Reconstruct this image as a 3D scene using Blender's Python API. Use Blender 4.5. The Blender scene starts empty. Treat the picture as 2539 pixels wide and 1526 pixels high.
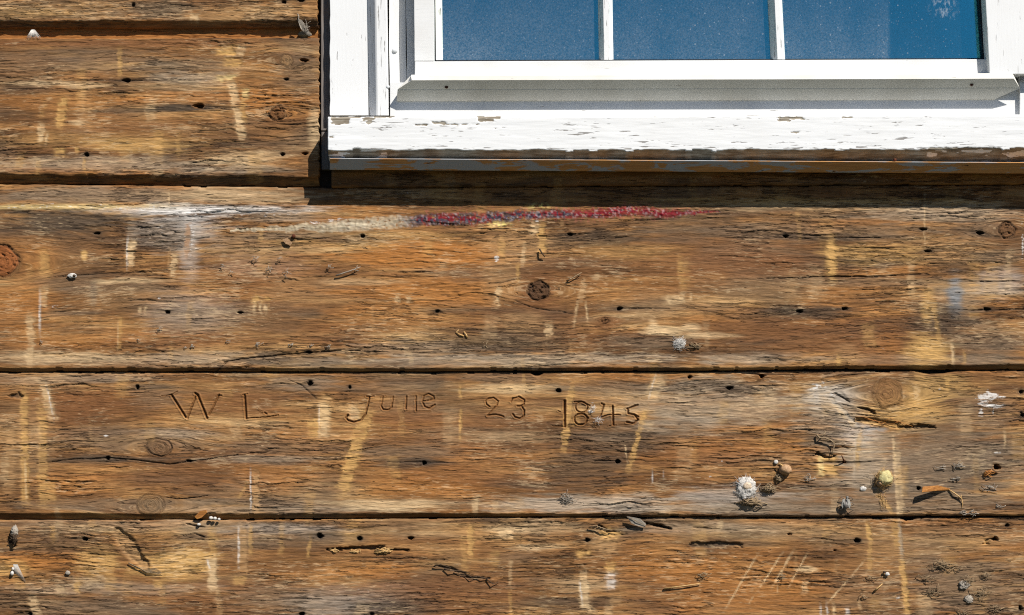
import bpy, bmesh, math, random
import numpy as np
from mathutils import Vector, noise as mnoise

random.seed(7)
scene = bpy.context.scene
COL = scene.collection

# ------------------------------------------------------------------ units
# The wall is laid out on a sheet of 2539 x 1526 units, 0.6 mm each (about 1.52 m wide).
S = 0.0006
ZC = 1.90                       # height of the middle of the sheet above the ground
CX, CY, DIST = 1269.5, 1096.0, 5000.0   # where the camera stands in front of the sheet


def W(x, y, d=0.0):
    """sheet point seen at (x, y) lying d units in front of the wall -> world"""
    k = (DIST - d) / DIST
    return np.array([(CX + (x - CX) * k - 1269.5) * S, -d * S, ZC + (763.0 - (CY + (y - CY) * k)) * S])


# ------------------------------------------------------------------ camera
cam_d = bpy.data.cameras.new("camera")
cam = bpy.data.objects.new("camera", cam_d)
COL.objects.link(cam)
cam.location = (0.0, -DIST * S, ZC + (763.0 - CY) * S)
cam.rotation_euler = (math.radians(90), 0, 0)
cam_d.sensor_width = 36.0
cam_d.lens = 36.0 * DIST / 2539.0
cam_d.shift_y = (CY - 763.0) / 2539.0
cam_d.clip_start = 0.05
cam_d.clip_end = 2000.0
scene.camera = cam

# ------------------------------------------------------------------ light
SUN = Vector((0.80, -1.0, 1.30)).normalized()      # towards the sun
elev = math.asin(SUN.z)
world = bpy.data.worlds.new("World")
scene.world = world
world.use_nodes = True
nt = world.node_tree
bg = nt.nodes["Background"]
sky = nt.nodes.new("ShaderNodeTexSky")
sky.sky_type = 'NISHITA'
sky.sun_disc = False
sky.sun_elevation = elev
sky.sun_rotation = math.atan2(SUN.x, SUN.y)
sky.altitude = 300
sky.air_density = 0.6
sky.dust_density = 0.1
sky.ozone_density = 6.0
nt.links.new(sky.outputs[0], bg.inputs[0])
bg.inputs[1].default_value = 0.06
sun_d = bpy.data.lights.new("sun", 'SUN')
sun_d.energy = 5.0
sun_d.angle = math.radians(0.5)
sun_d.color = (1.0, 0.955, 0.89)
sun = bpy.data.objects.new("sun", sun_d)
COL.objects.link(sun)
sun.location = (3, -4, 6)
sun.rotation_euler = SUN.to_track_quat('Z', 'Y').to_euler()

vs = scene.view_settings
vs.view_transform = 'Standard'
vs.look = 'None'
vs.gamma = 1.0
vs.use_curve_mapping = False
vs.exposure = 0.55
scene.cycles.use_denoising = False
scene.cycles.filter_width = 1.15

# ------------------------------------------------------------------ numeric helpers


def lin(c):
    c = np.asarray(c, float) / 255.0
    return np.where(c <= 0.04045, c / 12.92, ((c + 0.055) / 1.055) ** 2.4)


def col4(c, k=0.8):
    v = lin(c) * k
    return (float(v[0]), float(v[1]), float(v[2]), 1.0)


def sstep(a, b, x):
    t = np.clip((x - a) / (b - a), 0, 1)
    return t * t * (3 - 2 * t)


def _hash(ix, iy, seed):
    h = (ix.astype(np.uint32) * np.uint32(374761393) + iy.astype(np.uint32) * np.uint32(668265263)
         + np.uint32((seed * 2246822519) & 0xFFFFFFFF))
    h = (h ^ (h >> np.uint32(13))) * np.uint32(1274126177)
    h = h ^ (h >> np.uint32(16))
    return (h & np.uint32(0xFFFF)).astype(np.float32) / 65535.0


def vn(x, y, seed=0):
    x = np.asarray(x, np.float32)
    y = np.asarray(y, np.float32)
    x, y = np.broadcast_arrays(x, y)
    fx = np.floor(x)
    fy = np.floor(y)
    tx = x - fx
    ty = y - fy
    tx = tx * tx * (3 - 2 * tx)
    ty = ty * ty * (3 - 2 * ty)
    ix = fx.astype(np.int64)
    iy = fy.astype(np.int64)
    a = _hash(ix, iy, seed)
    b = _hash(ix + 1, iy, seed)
    c = _hash(ix, iy + 1, seed)
    d = _hash(ix + 1, iy + 1, seed)
    return (a + (b - a) * tx) * (1 - ty) + (c + (d - c) * tx) * ty


def fbm(x, y, seed=0, o=3):
    r = 0
    a = 1.0
    t = 0
    for i in range(o):
        r = r + a * vn(x * 2 ** i + 17.3 * i, y * 2 ** i + 9.1 * i, seed + i * 31)
        t += a
        a *= 0.55
    return r / t


# ------------------------------------------------------------------ object helpers
ORIGIN = {}


def props(o, label=None, cat=None, group=None, kind=None):
    if label:
        o["label"] = label
    if cat:
        o["category"] = cat
    if group:
        o["group"] = group
    if kind:
        o["kind"] = kind
    return o


def empty(name, loc, label, cat, group=None):
    o = bpy.data.objects.new(name, None)
    o.empty_display_size = 0.02
    o.location = loc
    COL.objects.link(o)
    ORIGIN[o] = np.array(loc, float)
    return props(o, label, cat, group)


def link(name, me, parent=None, base=None):
    o = bpy.data.objects.new(name, me)
    COL.objects.link(o)
    if parent is not None:
        o.parent = parent
        ORIGIN[o] = ORIGIN[parent]
    else:
        ORIGIN[o] = np.array(base if base is not None else (0, 0, 0), float)
        o.location = ORIGIN[o]
    return o


def mesh_obj(name, verts, faces, mat, parent=None, smooth=False, base=None, bevel=0.0):
    v = np.asarray(verts, float)
    org = ORIGIN[parent] if parent is not None else np.array(base if base is not None else (0, 0, 0), float)
    me = bpy.data.meshes.new(name)
    me.from_pydata((v - org).tolist(), [], [list(map(int, f)) for f in faces])
    if bevel:
        bm = bmesh.new()
        bm.from_mesh(me)
        bmesh.ops.recalc_face_normals(bm, faces=bm.faces)
        bmesh.ops.bevel(bm, geom=list(bm.edges), offset=bevel, segments=2, profile=0.6, affect='EDGES', clamp_overlap=True)
        bm.to_mesh(me)
        bm.free()
    else:
        bm = bmesh.new()
        bm.from_mesh(me)
        bmesh.ops.recalc_face_normals(bm, faces=bm.faces)
        bm.to_mesh(me)
        bm.free()
    if smooth:
        me.polygons.foreach_set("use_smooth", [True] * len(me.polygons))
    me.materials.append(mat)
    return link(name, me, parent, base)


def slab(name, poly, front, back, mat, parent=None, bevel=1.2, base=None):
    """a board: outline (seen at its front) pushed back through the depth"""
    n = len(poly)
    f = [W(x, y, front) for x, y in poly]
    b = [p + np.array([0, (front - back) * S, 0]) for p in f]
    faces = [list(range(n)), list(range(2 * n - 1, n - 1, -1))]
    faces += [[i, n + i, n + (i + 1) % n, (i + 1) % n] for i in range(n)]
    return mesh_obj(name, f + b, faces, mat, parent, bevel=bevel * S, base=base)


def extrude(name, profile, mat, parent=None, smooth=False, base=None):
    """profile rows: (x_left, y_left, x_right, y_right, depth); closed at the ends"""
    L = [W(p[0], p[1], p[4]) for p in profile]
    R = [W(p[2], p[3], p[4]) for p in profile]
    n = len(profile)
    faces = [[i, i + 1, n + i + 1, n + i] for i in range(n - 1)]
    faces += [[n - 1, 0, n, 2 * n - 1], list(range(n)), list(range(2 * n - 1, n - 1, -1))]
    return mesh_obj(name, L + R, faces, mat, parent, smooth, base)


def grid_obj(name, X, Y, Z, zmap, mat, parent, attrs, back=-42.0, base=None):
    """height-field board with returned edges"""
    k = (DIST - zmap) / DIST
    P = np.empty(X.shape + (3,), np.float32)
    P[..., 0] = (CX + (X - CX) * k - 1269.5) * S
    P[..., 2] = ZC + (763.0 - (CY + (Y - CY) * k)) * S
    P[..., 1] = -Z * S
    P = np.pad(P, ((1, 1), (1, 1), (0, 0)), mode='edge')
    P[0, :, 1] = P[-1, :, 1] = -back * S
    P[:, 0, 1] = P[:, -1, 1] = -back * S
    R, C = P.shape[:2]
    org = ORIGIN[parent] if parent is not None else np.array(base, float)
    P = P.reshape(-1, 3) - org.astype(np.float32)
    idx = np.arange(R * C, dtype=np.int32).reshape(R, C)
    q = np.stack([idx[:-1, :-1], idx[1:, :-1], idx[1:, 1:], idx[:-1, 1:]], -1).reshape(-1, 4)
    me = bpy.data.meshes.new(name)
    me.vertices.add(len(P))
    me.vertices.foreach_set("co", P.ravel())
    me.loops.add(q.size)
    me.loops.foreach_set("vertex_index", q.ravel())
    me.polygons.add(len(q))
    me.polygons.foreach_set("loop_start", np.arange(0, q.size, 4, dtype=np.int32))
    me.polygons.foreach_set("use_smooth", np.ones(len(q), bool))
    me.update(calc_edges=True)
    for an, arr in attrs.items():
        arr = np.pad(np.asarray(arr, np.float32), ((1, 1), (1, 1), (0, 0)), mode='edge').reshape(R * C, -1)
        if arr.shape[1] == 3:
            a = me.attributes.new(an, 'FLOAT_VECTOR', 'POINT')
            a.data.foreach_set("vector", arr.ravel())
        else:
            a = me.attributes.new(an, 'FLOAT_COLOR', 'POINT')
            a.data.foreach_set("color", arr.ravel())
    me.materials.append(mat)
    return link(name, me, parent, base)


# ------------------------------------------------------------------ materials
class NT:
    def __init__(self, name):
        self.m = bpy.data.materials.new(name)
        self.m.use_nodes = True
        self.t = self.m.node_tree
        self.b = self.t.nodes["Principled BSDF"]
        self.out = self.t.nodes["Material Output"]

    def n(self, typ, **kw):
        nd = self.t.nodes.new(typ)
        for k, v in kw.items():
            setattr(nd, k, v)
        return nd

    def l(self, a, b):
        self.t.links.new(a, b)

    def val(self, sock, v):
        if hasattr(v, "is_output"):
            self.l(v, sock)
        else:
            sock.default_value = v

    def math(self, op, a, b=0.0, c=0.0, clamp=False):
        nd = self.n("ShaderNodeMath", operation=op, use_clamp=clamp)
        self.val(nd.inputs[0], a)
        self.val(nd.inputs[1], b)
        self.val(nd.inputs[2], c)
        return nd.outputs[0]

    def noise(self, vec, scale, detail=3.0, rough=0.55, dist=0.0):
        mp = self.n("ShaderNodeMapping")
        self.l(vec, mp.inputs[0])
        mp.inputs[3].default_value = scale
        nd = self.n("ShaderNodeTexNoise")
        self.l(mp.outputs[0], nd.inputs["Vector"])
        nd.inputs["Scale"].default_value = 1.0
        nd.inputs["Detail"].default_value = detail
        nd.inputs["Roughness"].default_value = rough
        nd.inputs["Distortion"].default_value = dist
        return nd.outputs["Fac"]

    def mapr(self, v, a, b, c=0.0, d=1.0, smooth=False):
        nd = self.n("ShaderNodeMapRange", clamp=True)
        if smooth:
            nd.interpolation_type = 'SMOOTHSTEP'
        for i, q in enumerate((v, a, b, c, d)):
            self.val(nd.inputs[i], q)
        return nd.outputs[0]

    def mix(self, f, a, b, mode='MIX'):
        nd = self.n("ShaderNodeMix", data_type='RGBA', blend_type=mode)
        self.val(nd.inputs[0], f)
        self.val(nd.inputs[6], a)
        self.val(nd.inputs[7], b)
        return nd.outputs[2]

    def attr(self, name):
        return self.n("ShaderNodeAttribute", attribute_name=name)

    def bump(self, h, strength, dist):
        nd = self.n("ShaderNodeBump")
        nd.inputs["Strength"].default_value = strength
        nd.inputs["Distance"].default_value = dist
        self.l(h, nd.inputs["Height"])
        self.l(nd.outputs[0], self.b.inputs["Normal"])


def wood_material():
    t = NT("weathered_pine")
    tone = t.attr("tone").outputs["Color"]
    wear = t.attr("wear")
    sep = t.n("ShaderNodeSeparateColor")
    t.l(wear.outputs["Color"], sep.inputs[0])
    K, F, WT = sep.outputs[0], sep.outputs[1], sep.outputs[2]
    SM = wear.outputs["Alpha"]
    g = t.attr("grain").outputs["Vector"]
    s1 = t.noise(g, (1 / 52, 1 / 4.2, 1), 4, 0.66, 0.25)
    s2 = t.noise(g, (1 / 24, 1 / 2.3, 1), 2, 0.6)
    ck = t.noise(g, (1 / 46, 1 / 4.6, 1), 2.5, 0.60, 0.4)
    ck2 = t.noise(g, (1 / 120, 1 / 8.0, 1), 3, 0.6, 0.6)
    fl = t.noise(g, (1 / 26, 1 / 4.4, 1), 3, 0.65, 0.3)
    sp = t.noise(g, (1 / 7, 1 / 5.0, 1), 3, 0.7)
    rough_amt = t.math('SUBTRACT', 1.0, t.math('MULTIPLY', SM, 0.75))
    # checks: short splits along the grain, more of them where the wood is more weathered
    th = t.math('MULTIPLY_ADD', K, 0.20, 0.275)
    c1 = t.mapr(ck, t.math('SUBTRACT', th, 0.05), t.math('ADD', th, 0.035), 1.0, 0.0, True)
    th2 = t.math('MULTIPLY_ADD', K, 0.15, 0.26)
    c2 = t.mapr(ck2, t.math('SUBTRACT', th2, 0.02), t.math('ADD', th2, 0.02), 1.0, 0.0, True)
    cr = t.math('MULTIPLY', t.math('MAXIMUM', c1, c2), rough_amt)
    # colour
    m1 = t.mapr(s1, 0.30, 0.70, 0.80, 1.20)
    m2 = t.mapr(s2, 0.30, 0.70, 0.76, 1.24)
    mul = t.math('MULTIPLY', m1, m2)
    mul = t.math('MULTIPLY_ADD', t.math('SUBTRACT', mul, 1.0), t.math('MULTIPLY_ADD', SM, -0.55, 1.0), 1.0)
    cmul = t.n("ShaderNodeCombineColor")
    for i in range(3):
        t.l(mul, cmul.inputs[i])
    c = t.mix(1.0, tone, cmul.outputs[0], 'MULTIPLY')
    thf = t.math('MULTIPLY_ADD', F, -0.26, 0.68)
    ff = t.mapr(fl, thf, t.math('ADD', thf, 0.14), 0.0, 0.6, True)
    pale = t.mix(0.45, c, col4((236, 204, 158)))
    c = t.mix(t.math('MULTIPLY', ff, t.mapr(F, 0.02, 0.3)), c, pale)
    thw = t.math('MULTIPLY_ADD', WT, -0.50, 0.80)
    wn = t.math('ADD', t.math('MULTIPLY', s2, 0.55), t.math('MULTIPLY', sp, 0.45))
    wf = t.mapr(wn, thw, t.math('ADD', thw, 0.20), 0.0, 0.85, True)
    c = t.mix(t.math('MULTIPLY', wf, t.mapr(WT, 0.0, 0.15)), c, col4((226, 221, 214)))
    c = t.mix(t.math('MULTIPLY', cr, 0.45), c, col4((54, 38, 26)))
    t.l(c, t.b.inputs["Base Color"])
    t.b.inputs["Roughness"].default_value = 0.82
    t.b.inputs["Specular IOR Level"].default_value = 0.22
    h = t.math('MULTIPLY', s1, 0.35)
    h = t.math('MULTIPLY_ADD', s2, 0.22, h)
    h = t.math('MULTIPLY_ADD', fl, 0.22, h)
    h = t.math('MULTIPLY', h, rough_amt)
    h = t.math('MULTIPLY_ADD', cr, -0.75, h)
    t.bump(h, 1.0, 0.0030)
    return t.m


def paint_material(name, base, crack=0.5, vertical=False, under=(150, 143, 130), attr=False, dirt=0.1):
    t = NT(name)
    if attr:
        g = t.attr("grain").outputs["Vector"]
        sep = t.n("ShaderNodeSeparateColor")
        t.l(t.attr("wear").outputs["Color"], sep.inputs[0])
        K, peel = sep.outputs[0], sep.outputs[1]
    else:
        tc = t.n("ShaderNodeTexCoord")
        mp = t.n("ShaderNodeMapping")
        t.l(tc.outputs["Object"], mp.inputs[0])
        mp.inputs[3].default_value = (1 / S, 1 / S, 1 / S)
        g = mp.outputs[0]
        K, peel = crack, 0.0
    if attr:
        a, b = (1 / 48, 1 / 5.0, 1), (1 / 20, 1 / 20, 1)
    elif vertical:
        a, b = (1 / 5.0, 1 / 9.0, 1 / 60), (1 / 22, 1 / 22, 1 / 22)
    else:
        a, b = (1 / 60, 1 / 9.0, 1 / 5.0), (1 / 22, 1 / 22, 1 / 22)
    n1 = t.noise(g, a, 3, 0.6, 0.3)
    n2 = t.noise(g, b, 4, 0.65)
    n3 = t.noise(g, tuple(q * 0.12 for q in b), 3, 0.6)
    th = t.math('MULTIPLY_ADD', K, 0.15, 0.25)
    cr = t.mapr(n1, t.math('SUBTRACT', th, 0.02), t.math('ADD', th, 0.02), 1.0, 0.0, True)
    fleck = t.mapr(n2, 0.26, 0.22, 0.0, 1.0)
    fleck = t.math('MULTIPLY', fleck, t.math('MULTIPLY', K, 0.9, clamp=True) if attr else min(1.0, crack))
    c = t.mix(t.mapr(n3, 0.35, 0.75, 0.0, dirt), base, col4((170, 160, 140), 0.85))
    c = t.mix(t.math('MULTIPLY', cr, 0.75), c, col4((96, 86, 74)))
    c = t.mix(fleck, c, col4(under))
    if attr:
        pw = t.mix(t.mapr(n1, 0.35, 0.6), col4((176, 168, 152)), col4((124, 112, 94)))
        c = t.mix(t.mapr(peel, 0.4, 0.6), c, pw)
    t.l(c, t.b.inputs["Base Color"])
    t.b.inputs["Roughness"].default_value = 0.55
    t.b.inputs["Specular IOR Level"].default_value = 0.3
    h = t.math('MULTIPLY_ADD', cr, -0.6, t.math('MULTIPLY', n2, 0.12))
    h = t.math('MULTIPLY_ADD', n1, 0.2, h)
    h = t.math('SUBTRACT', h, t.math('MULTIPLY', fleck, 0.4))
    t.bump(h, 0.6, 0.0012)
    return t.m


def plain(name, c1, c2, scale=(300, 300, 300), rough=0.7, bump=0.0, spec=0.3, metallic=0.0, k=0.8):
    t = NT(name)
    tc = t.n("ShaderNodeTexCoord")
    n1 = t.noise(tc.outputs["Object"], scale, 4, 0.6)
    c = t.mix(t.mapr(n1, 0.32, 0.68), col4(c1, k), col4(c2, k))
    t.l(c, t.b.inputs["Base Color"])
    t.b.inputs["Roughness"].default_value = rough
    t.b.inputs["Specular IOR Level"].default_value = spec
    t.b.inputs["Metallic"].default_value = metallic
    if bump:
        t.bump(n1, 0.8, bump)
    return t.m


def glass_material():
    t = NT("dusty_window_glass")
    t.t.nodes.remove(t.b)
    tc = t.n("ShaderNodeTexCoord")
    g = tc.outputs["Object"]
    gl = t.n("ShaderNodeBsdfGlossy")
    gl.inputs["Roughness"].default_value = 0.02
    gl.inputs["Color"].default_value = (0.22, 0.95, 0.95, 1)
    wob = t.n("ShaderNodeBump")
    wob.inputs["Strength"].default_value = 0.12
    wob.inputs["Distance"].default_value = 0.002
    t.l(t.noise(g, (6, 6, 6), 2, 0.5), wob.inputs["Height"])
    t.l(wob.outputs[0], gl.inputs["Normal"])
    tr = t.n("ShaderNodeBsdfTransparent")
    tr.inputs["Color"].default_value = (0.75, 0.88, 0.92, 1)
    fr = t.n("ShaderNodeFresnel")
    fr.inputs["IOR"].default_value = 3.3
    m = t.n("ShaderNodeMixShader")
    t.l(fr.outputs[0], m.inputs[0])
    t.l(tr.outputs[0], m.inputs[1])
    t.l(gl.outputs[0], m.inputs[2])
    # dust and specks lying on the pane
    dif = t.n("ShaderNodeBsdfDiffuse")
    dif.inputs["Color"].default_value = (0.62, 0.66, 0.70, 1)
    big = t.noise(g, (9, 9, 4), 3, 0.6)
    fine = t.noise(g, (420, 420, 420), 2, 0.6)
    def specks(sc, r0, r1):
        spk = t.n("ShaderNodeTexVoronoi")
        mp = t.n("ShaderNodeMapping")
        t.l(g, mp.inputs[0])
        mp.inputs[3].default_value = (sc, sc, sc)
        t.l(mp.outputs[0], spk.inputs["Vector"])
        spk.inputs["Scale"].default_value = 1.0
        sepc = t.n("ShaderNodeSeparateColor")
        t.l(spk.outputs["Color"], sepc.inputs[0])
        rad = t.mapr(sepc.outputs[0], 0.3, 1.0, r0, r1)
        return t.mapr(t.math('SUBTRACT', spk.outputs["Distance"], rad), -0.04, 0.01, 1.0, 0.0)

    s = t.math('MAXIMUM', t.math('MULTIPLY', specks(55, -0.12, 0.10), 0.9), t.math('MULTIPLY', specks(140, -0.10, 0.19), 0.5))
    s = t.math('MAXIMUM', s, t.math('MULTIPLY', specks(300, -0.10, 0.3), 0.22))
    # bright reflection at the top of the right pane, painted as a pale patch
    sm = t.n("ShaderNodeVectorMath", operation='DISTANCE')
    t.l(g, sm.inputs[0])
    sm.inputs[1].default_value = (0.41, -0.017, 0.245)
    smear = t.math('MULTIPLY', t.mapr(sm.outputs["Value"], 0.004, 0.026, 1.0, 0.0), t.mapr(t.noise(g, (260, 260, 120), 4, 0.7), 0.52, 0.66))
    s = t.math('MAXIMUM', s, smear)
    sx = t.n("ShaderNodeSeparateXYZ")
    t.l(g, sx.inputs[0])
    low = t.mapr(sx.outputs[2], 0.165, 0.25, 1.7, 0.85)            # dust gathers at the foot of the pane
    side = t.mapr(sx.outputs[0], 0.326, 0.332, 1.0, 0.15)          # thinner film in a strip near the right edge
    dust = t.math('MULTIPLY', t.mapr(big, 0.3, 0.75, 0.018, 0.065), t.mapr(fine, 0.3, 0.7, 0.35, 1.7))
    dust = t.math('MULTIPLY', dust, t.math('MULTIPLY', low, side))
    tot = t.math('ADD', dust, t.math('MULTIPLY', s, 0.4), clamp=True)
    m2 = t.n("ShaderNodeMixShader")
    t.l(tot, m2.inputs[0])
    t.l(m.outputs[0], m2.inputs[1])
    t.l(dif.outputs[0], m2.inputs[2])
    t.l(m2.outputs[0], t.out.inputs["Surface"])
    return t.m


M = {}
M['wood'] = wood_material()
WHITE = (0.685, 0.69, 0.685, 1.0)
M['sill'] = paint_material("crackled_white_paint", WHITE, attr=True)
M['white_v'] = paint_material("old_white_paint", WHITE, crack=0.34, vertical=True)
M['white_vc'] = paint_material("cracked_white_paint", WHITE, crack=0.75, vertical=True)
M['white'] = paint_material("smooth_white_paint", WHITE, crack=0.14, dirt=0.28)
M['lip'] = paint_material("dirty_white_paint", (0.70, 0.685, 0.63, 1.0), crack=0.1, dirt=0.45)
M['putty'] = paint_material("putty", (0.74, 0.76, 0.70, 1), crack=0.7, vertical=True)
M['grey_wood'] = plain("grey_bare_wood", (96, 90, 86), (136, 128, 122), (900, 900, 22), 0.85, 0.0008)
M['dark_wood'] = plain("dark_sheathing", (40, 32, 26), (62, 50, 40), (20, 400, 400), 0.9)
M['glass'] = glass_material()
M['room'] = plain("dim_plaster", (30, 34, 40), (42, 44, 48), (4, 4, 4), 0.9)
M['inner_white'] = plain("inner_white_paint", (226, 230, 232), (240, 242, 242), (60, 60, 20), 0.6)
M['steel'] = plain("dull_screw", (190, 192, 194), (140, 142, 146), (900, 900, 900), 0.45, 0.0, 0.5, 0.3)
M['rust'] = plain("rusty_iron", (64, 34, 22), (112, 58, 30), (1500, 1500, 1500), 0.75, 0.0004, 0.3, 0.3)
M['silk'] = plain("white_silk", (224, 220, 214), (182, 174, 162), (700, 700, 700), 0.9, 0.0006)
M['silk_grey'] = plain("grey_silk", (184, 174, 160), (134, 122, 106), (900, 900, 900), 0.9, 0.0006)
M['husk'] = plain("tan_husk", (196, 160, 122), (150, 112, 76), (500, 500, 500), 0.7, 0.0004)
M['heart'] = plain("pale_husk", (222, 204, 180), (186, 162, 132), (600, 600, 600), 0.8, 0.0005)
M['yellow'] = plain("yellow_silk", (214, 204, 150), (176, 160, 104), (600, 600, 600), 0.9, 0.0006)
M['fibre'] = plain("dry_fibre", (176, 152, 118), (112, 90, 64), (800, 800, 800), 0.85)
M['dark_fibre'] = plain("dark_fibre", (92, 72, 52), (52, 40, 30), (800, 800, 800), 0.85)
M['straw'] = plain("straw", (216, 178, 118), (180, 138, 84), (300, 300, 300), 0.6)
M['chip'] = plain("fresh_wood_chip", (204, 142, 70), (150, 88, 40), (60, 900, 900), 0.7, 0.0005)
M['fly'] = plain("fly_body", (70, 66, 62), (140, 134, 126), (900, 900, 900), 0.5)
M['wing'] = plain("fly_wing", (188, 184, 176), (150, 144, 134), (500, 500, 500), 0.4)
M['leafgreen'] = plain("leaf", (150, 190, 80), (196, 206, 110), (90, 90, 90), 0.5)
M['grass'] = plain("lawn", (62, 70, 40), (82, 76, 52), (2, 2, 2), 0.95)

# ------------------------------------------------------------------ the marks on the old planks (sheet units)
PAL = dict(BR=(134, 96, 62), RB=(126, 84, 52), OR=(168, 112, 60), OC=(202, 160, 102), TN=(182, 145, 104),
           PL=(216, 186, 146), GR=(120, 102, 84), DG=(80, 67, 55), DK=(50, 38, 28), WH=(224, 219, 212),
           GW=(172, 156, 136), BG=(132, 138, 142), YW=(222, 196, 140))
PAL = {k: lin(v) * 0.8 for k, v in PAL.items()}

# knots: x, y, rx, ry, kind
KNOTS = [(710, 150, 15, 15, 'pale'), (688, 282, 19, 16, 'brown'), (2, 650, 50, 38, 'resin'), (1335, 722, 27, 23, 'hole'),
         (2497, 571, 20, 20, 'brown'), (395, 1110, 31, 23, 'ring'), (375, 1252, 34, 26, 'pale'), (2200, 975, 36, 34, 'red'),
         (1500, 795, 9, 8, 'brown'), (40, 1690, 30, 24, 'brown'), (1900, 1800, 34, 26, 'brown')]
# nail holes: x, y, rx, ry, streak length, rusty
HOLES = [(331, 14, 5, 5, 20, 0), (705, 6, 5, 4, 20, 0), (748, 2, 9, 6, 20, 0), (312, 200, 8, 5, 95, 0), (492, 263, 12, 6, 90, 1),
         (755, 149, 9, 4, 10, 1), (710, 196, 7, 4, 30, 0), (214, 384, 5.5, 5.5, 25, 0), (700, 383, 5, 6, 25, 0), (756, 381, 8, 5, 20, 1),
         (240, 579, 8, 4.5, 60, 0), (416, 774, 5.5, 5, 35, 0), (597, 775, 6, 4, 35, 0), (898, 585, 5.5, 5, 30, 0), (1413, 581, 7, 5, 40, 0),
         (1085, 772, 6, 5, 15, 0), (1536, 766, 6.5, 5, 45, 0), (1948, 584, 7, 5.5, 50, 0), (2288, 568, 9, 4, 40, 0), (2432, 577, 10, 5, 30, 0),
         (2300, 623, 12, 4, 60, 0), (1981, 772, 7, 6, 60, 0), (2095, 766, 7, 4, 60, 0), (2447, 767, 8, 5, 60, 0), (340, 960, 5.5, 5.5, 45, 0),
         (768, 951, 8.5, 8, 15, 0), (867, 960, 4.5, 6, 10, 0), (267, 1136, 6, 5.5, 90, 0), (470, 1143, 8, 5, 70, 0), (1385, 968, 6, 5, 45, 0),
         (1052, 1147, 6.5, 6, 60, 0), (1533, 1145, 6.5, 5.5, 60, 0), (1711, 934, 5, 6, 8, 1), (1890, 933, 5, 7, 8, 1), (1810, 962, 7, 6.5, 40, 0),
         (211, 1337, 5.5, 5.5, 15, 0), (793, 1330, 8, 7, 20, 0), (891, 1336, 6, 5.5, 20, 0), (1456, 1341, 6, 6, 20, 0), (2128, 1342, 7, 6.5, 20, 0),
         (2467, 1338, 11, 6, 10, 1), (1958, 1325, 5, 3, 8, 1), (2070, 1365, 4, 4, 8, 1), (2498, 1303, 4, 4, 8, 0), (2471, 1158, 10, 9, 8, 1),
         (2277, 1211, 6.5, 6.5, 8, 0), (2535, 1030, 8, 8, 12, 0), (2532, 972, 8, 6, 12, 0), (1018, 1335, 7, 4, 15, 1), (2092, 1146, 5, 4, 40, 1),
         (765, 873, 7, 5, 15, 0), (74, 1523, 5, 5, 15, 0), (748, 1523, 7, 5, 15, 0), (922, 1523, 6, 5, 15, 0), (2530, 1510, 6, 10, 10, 0)]
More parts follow.
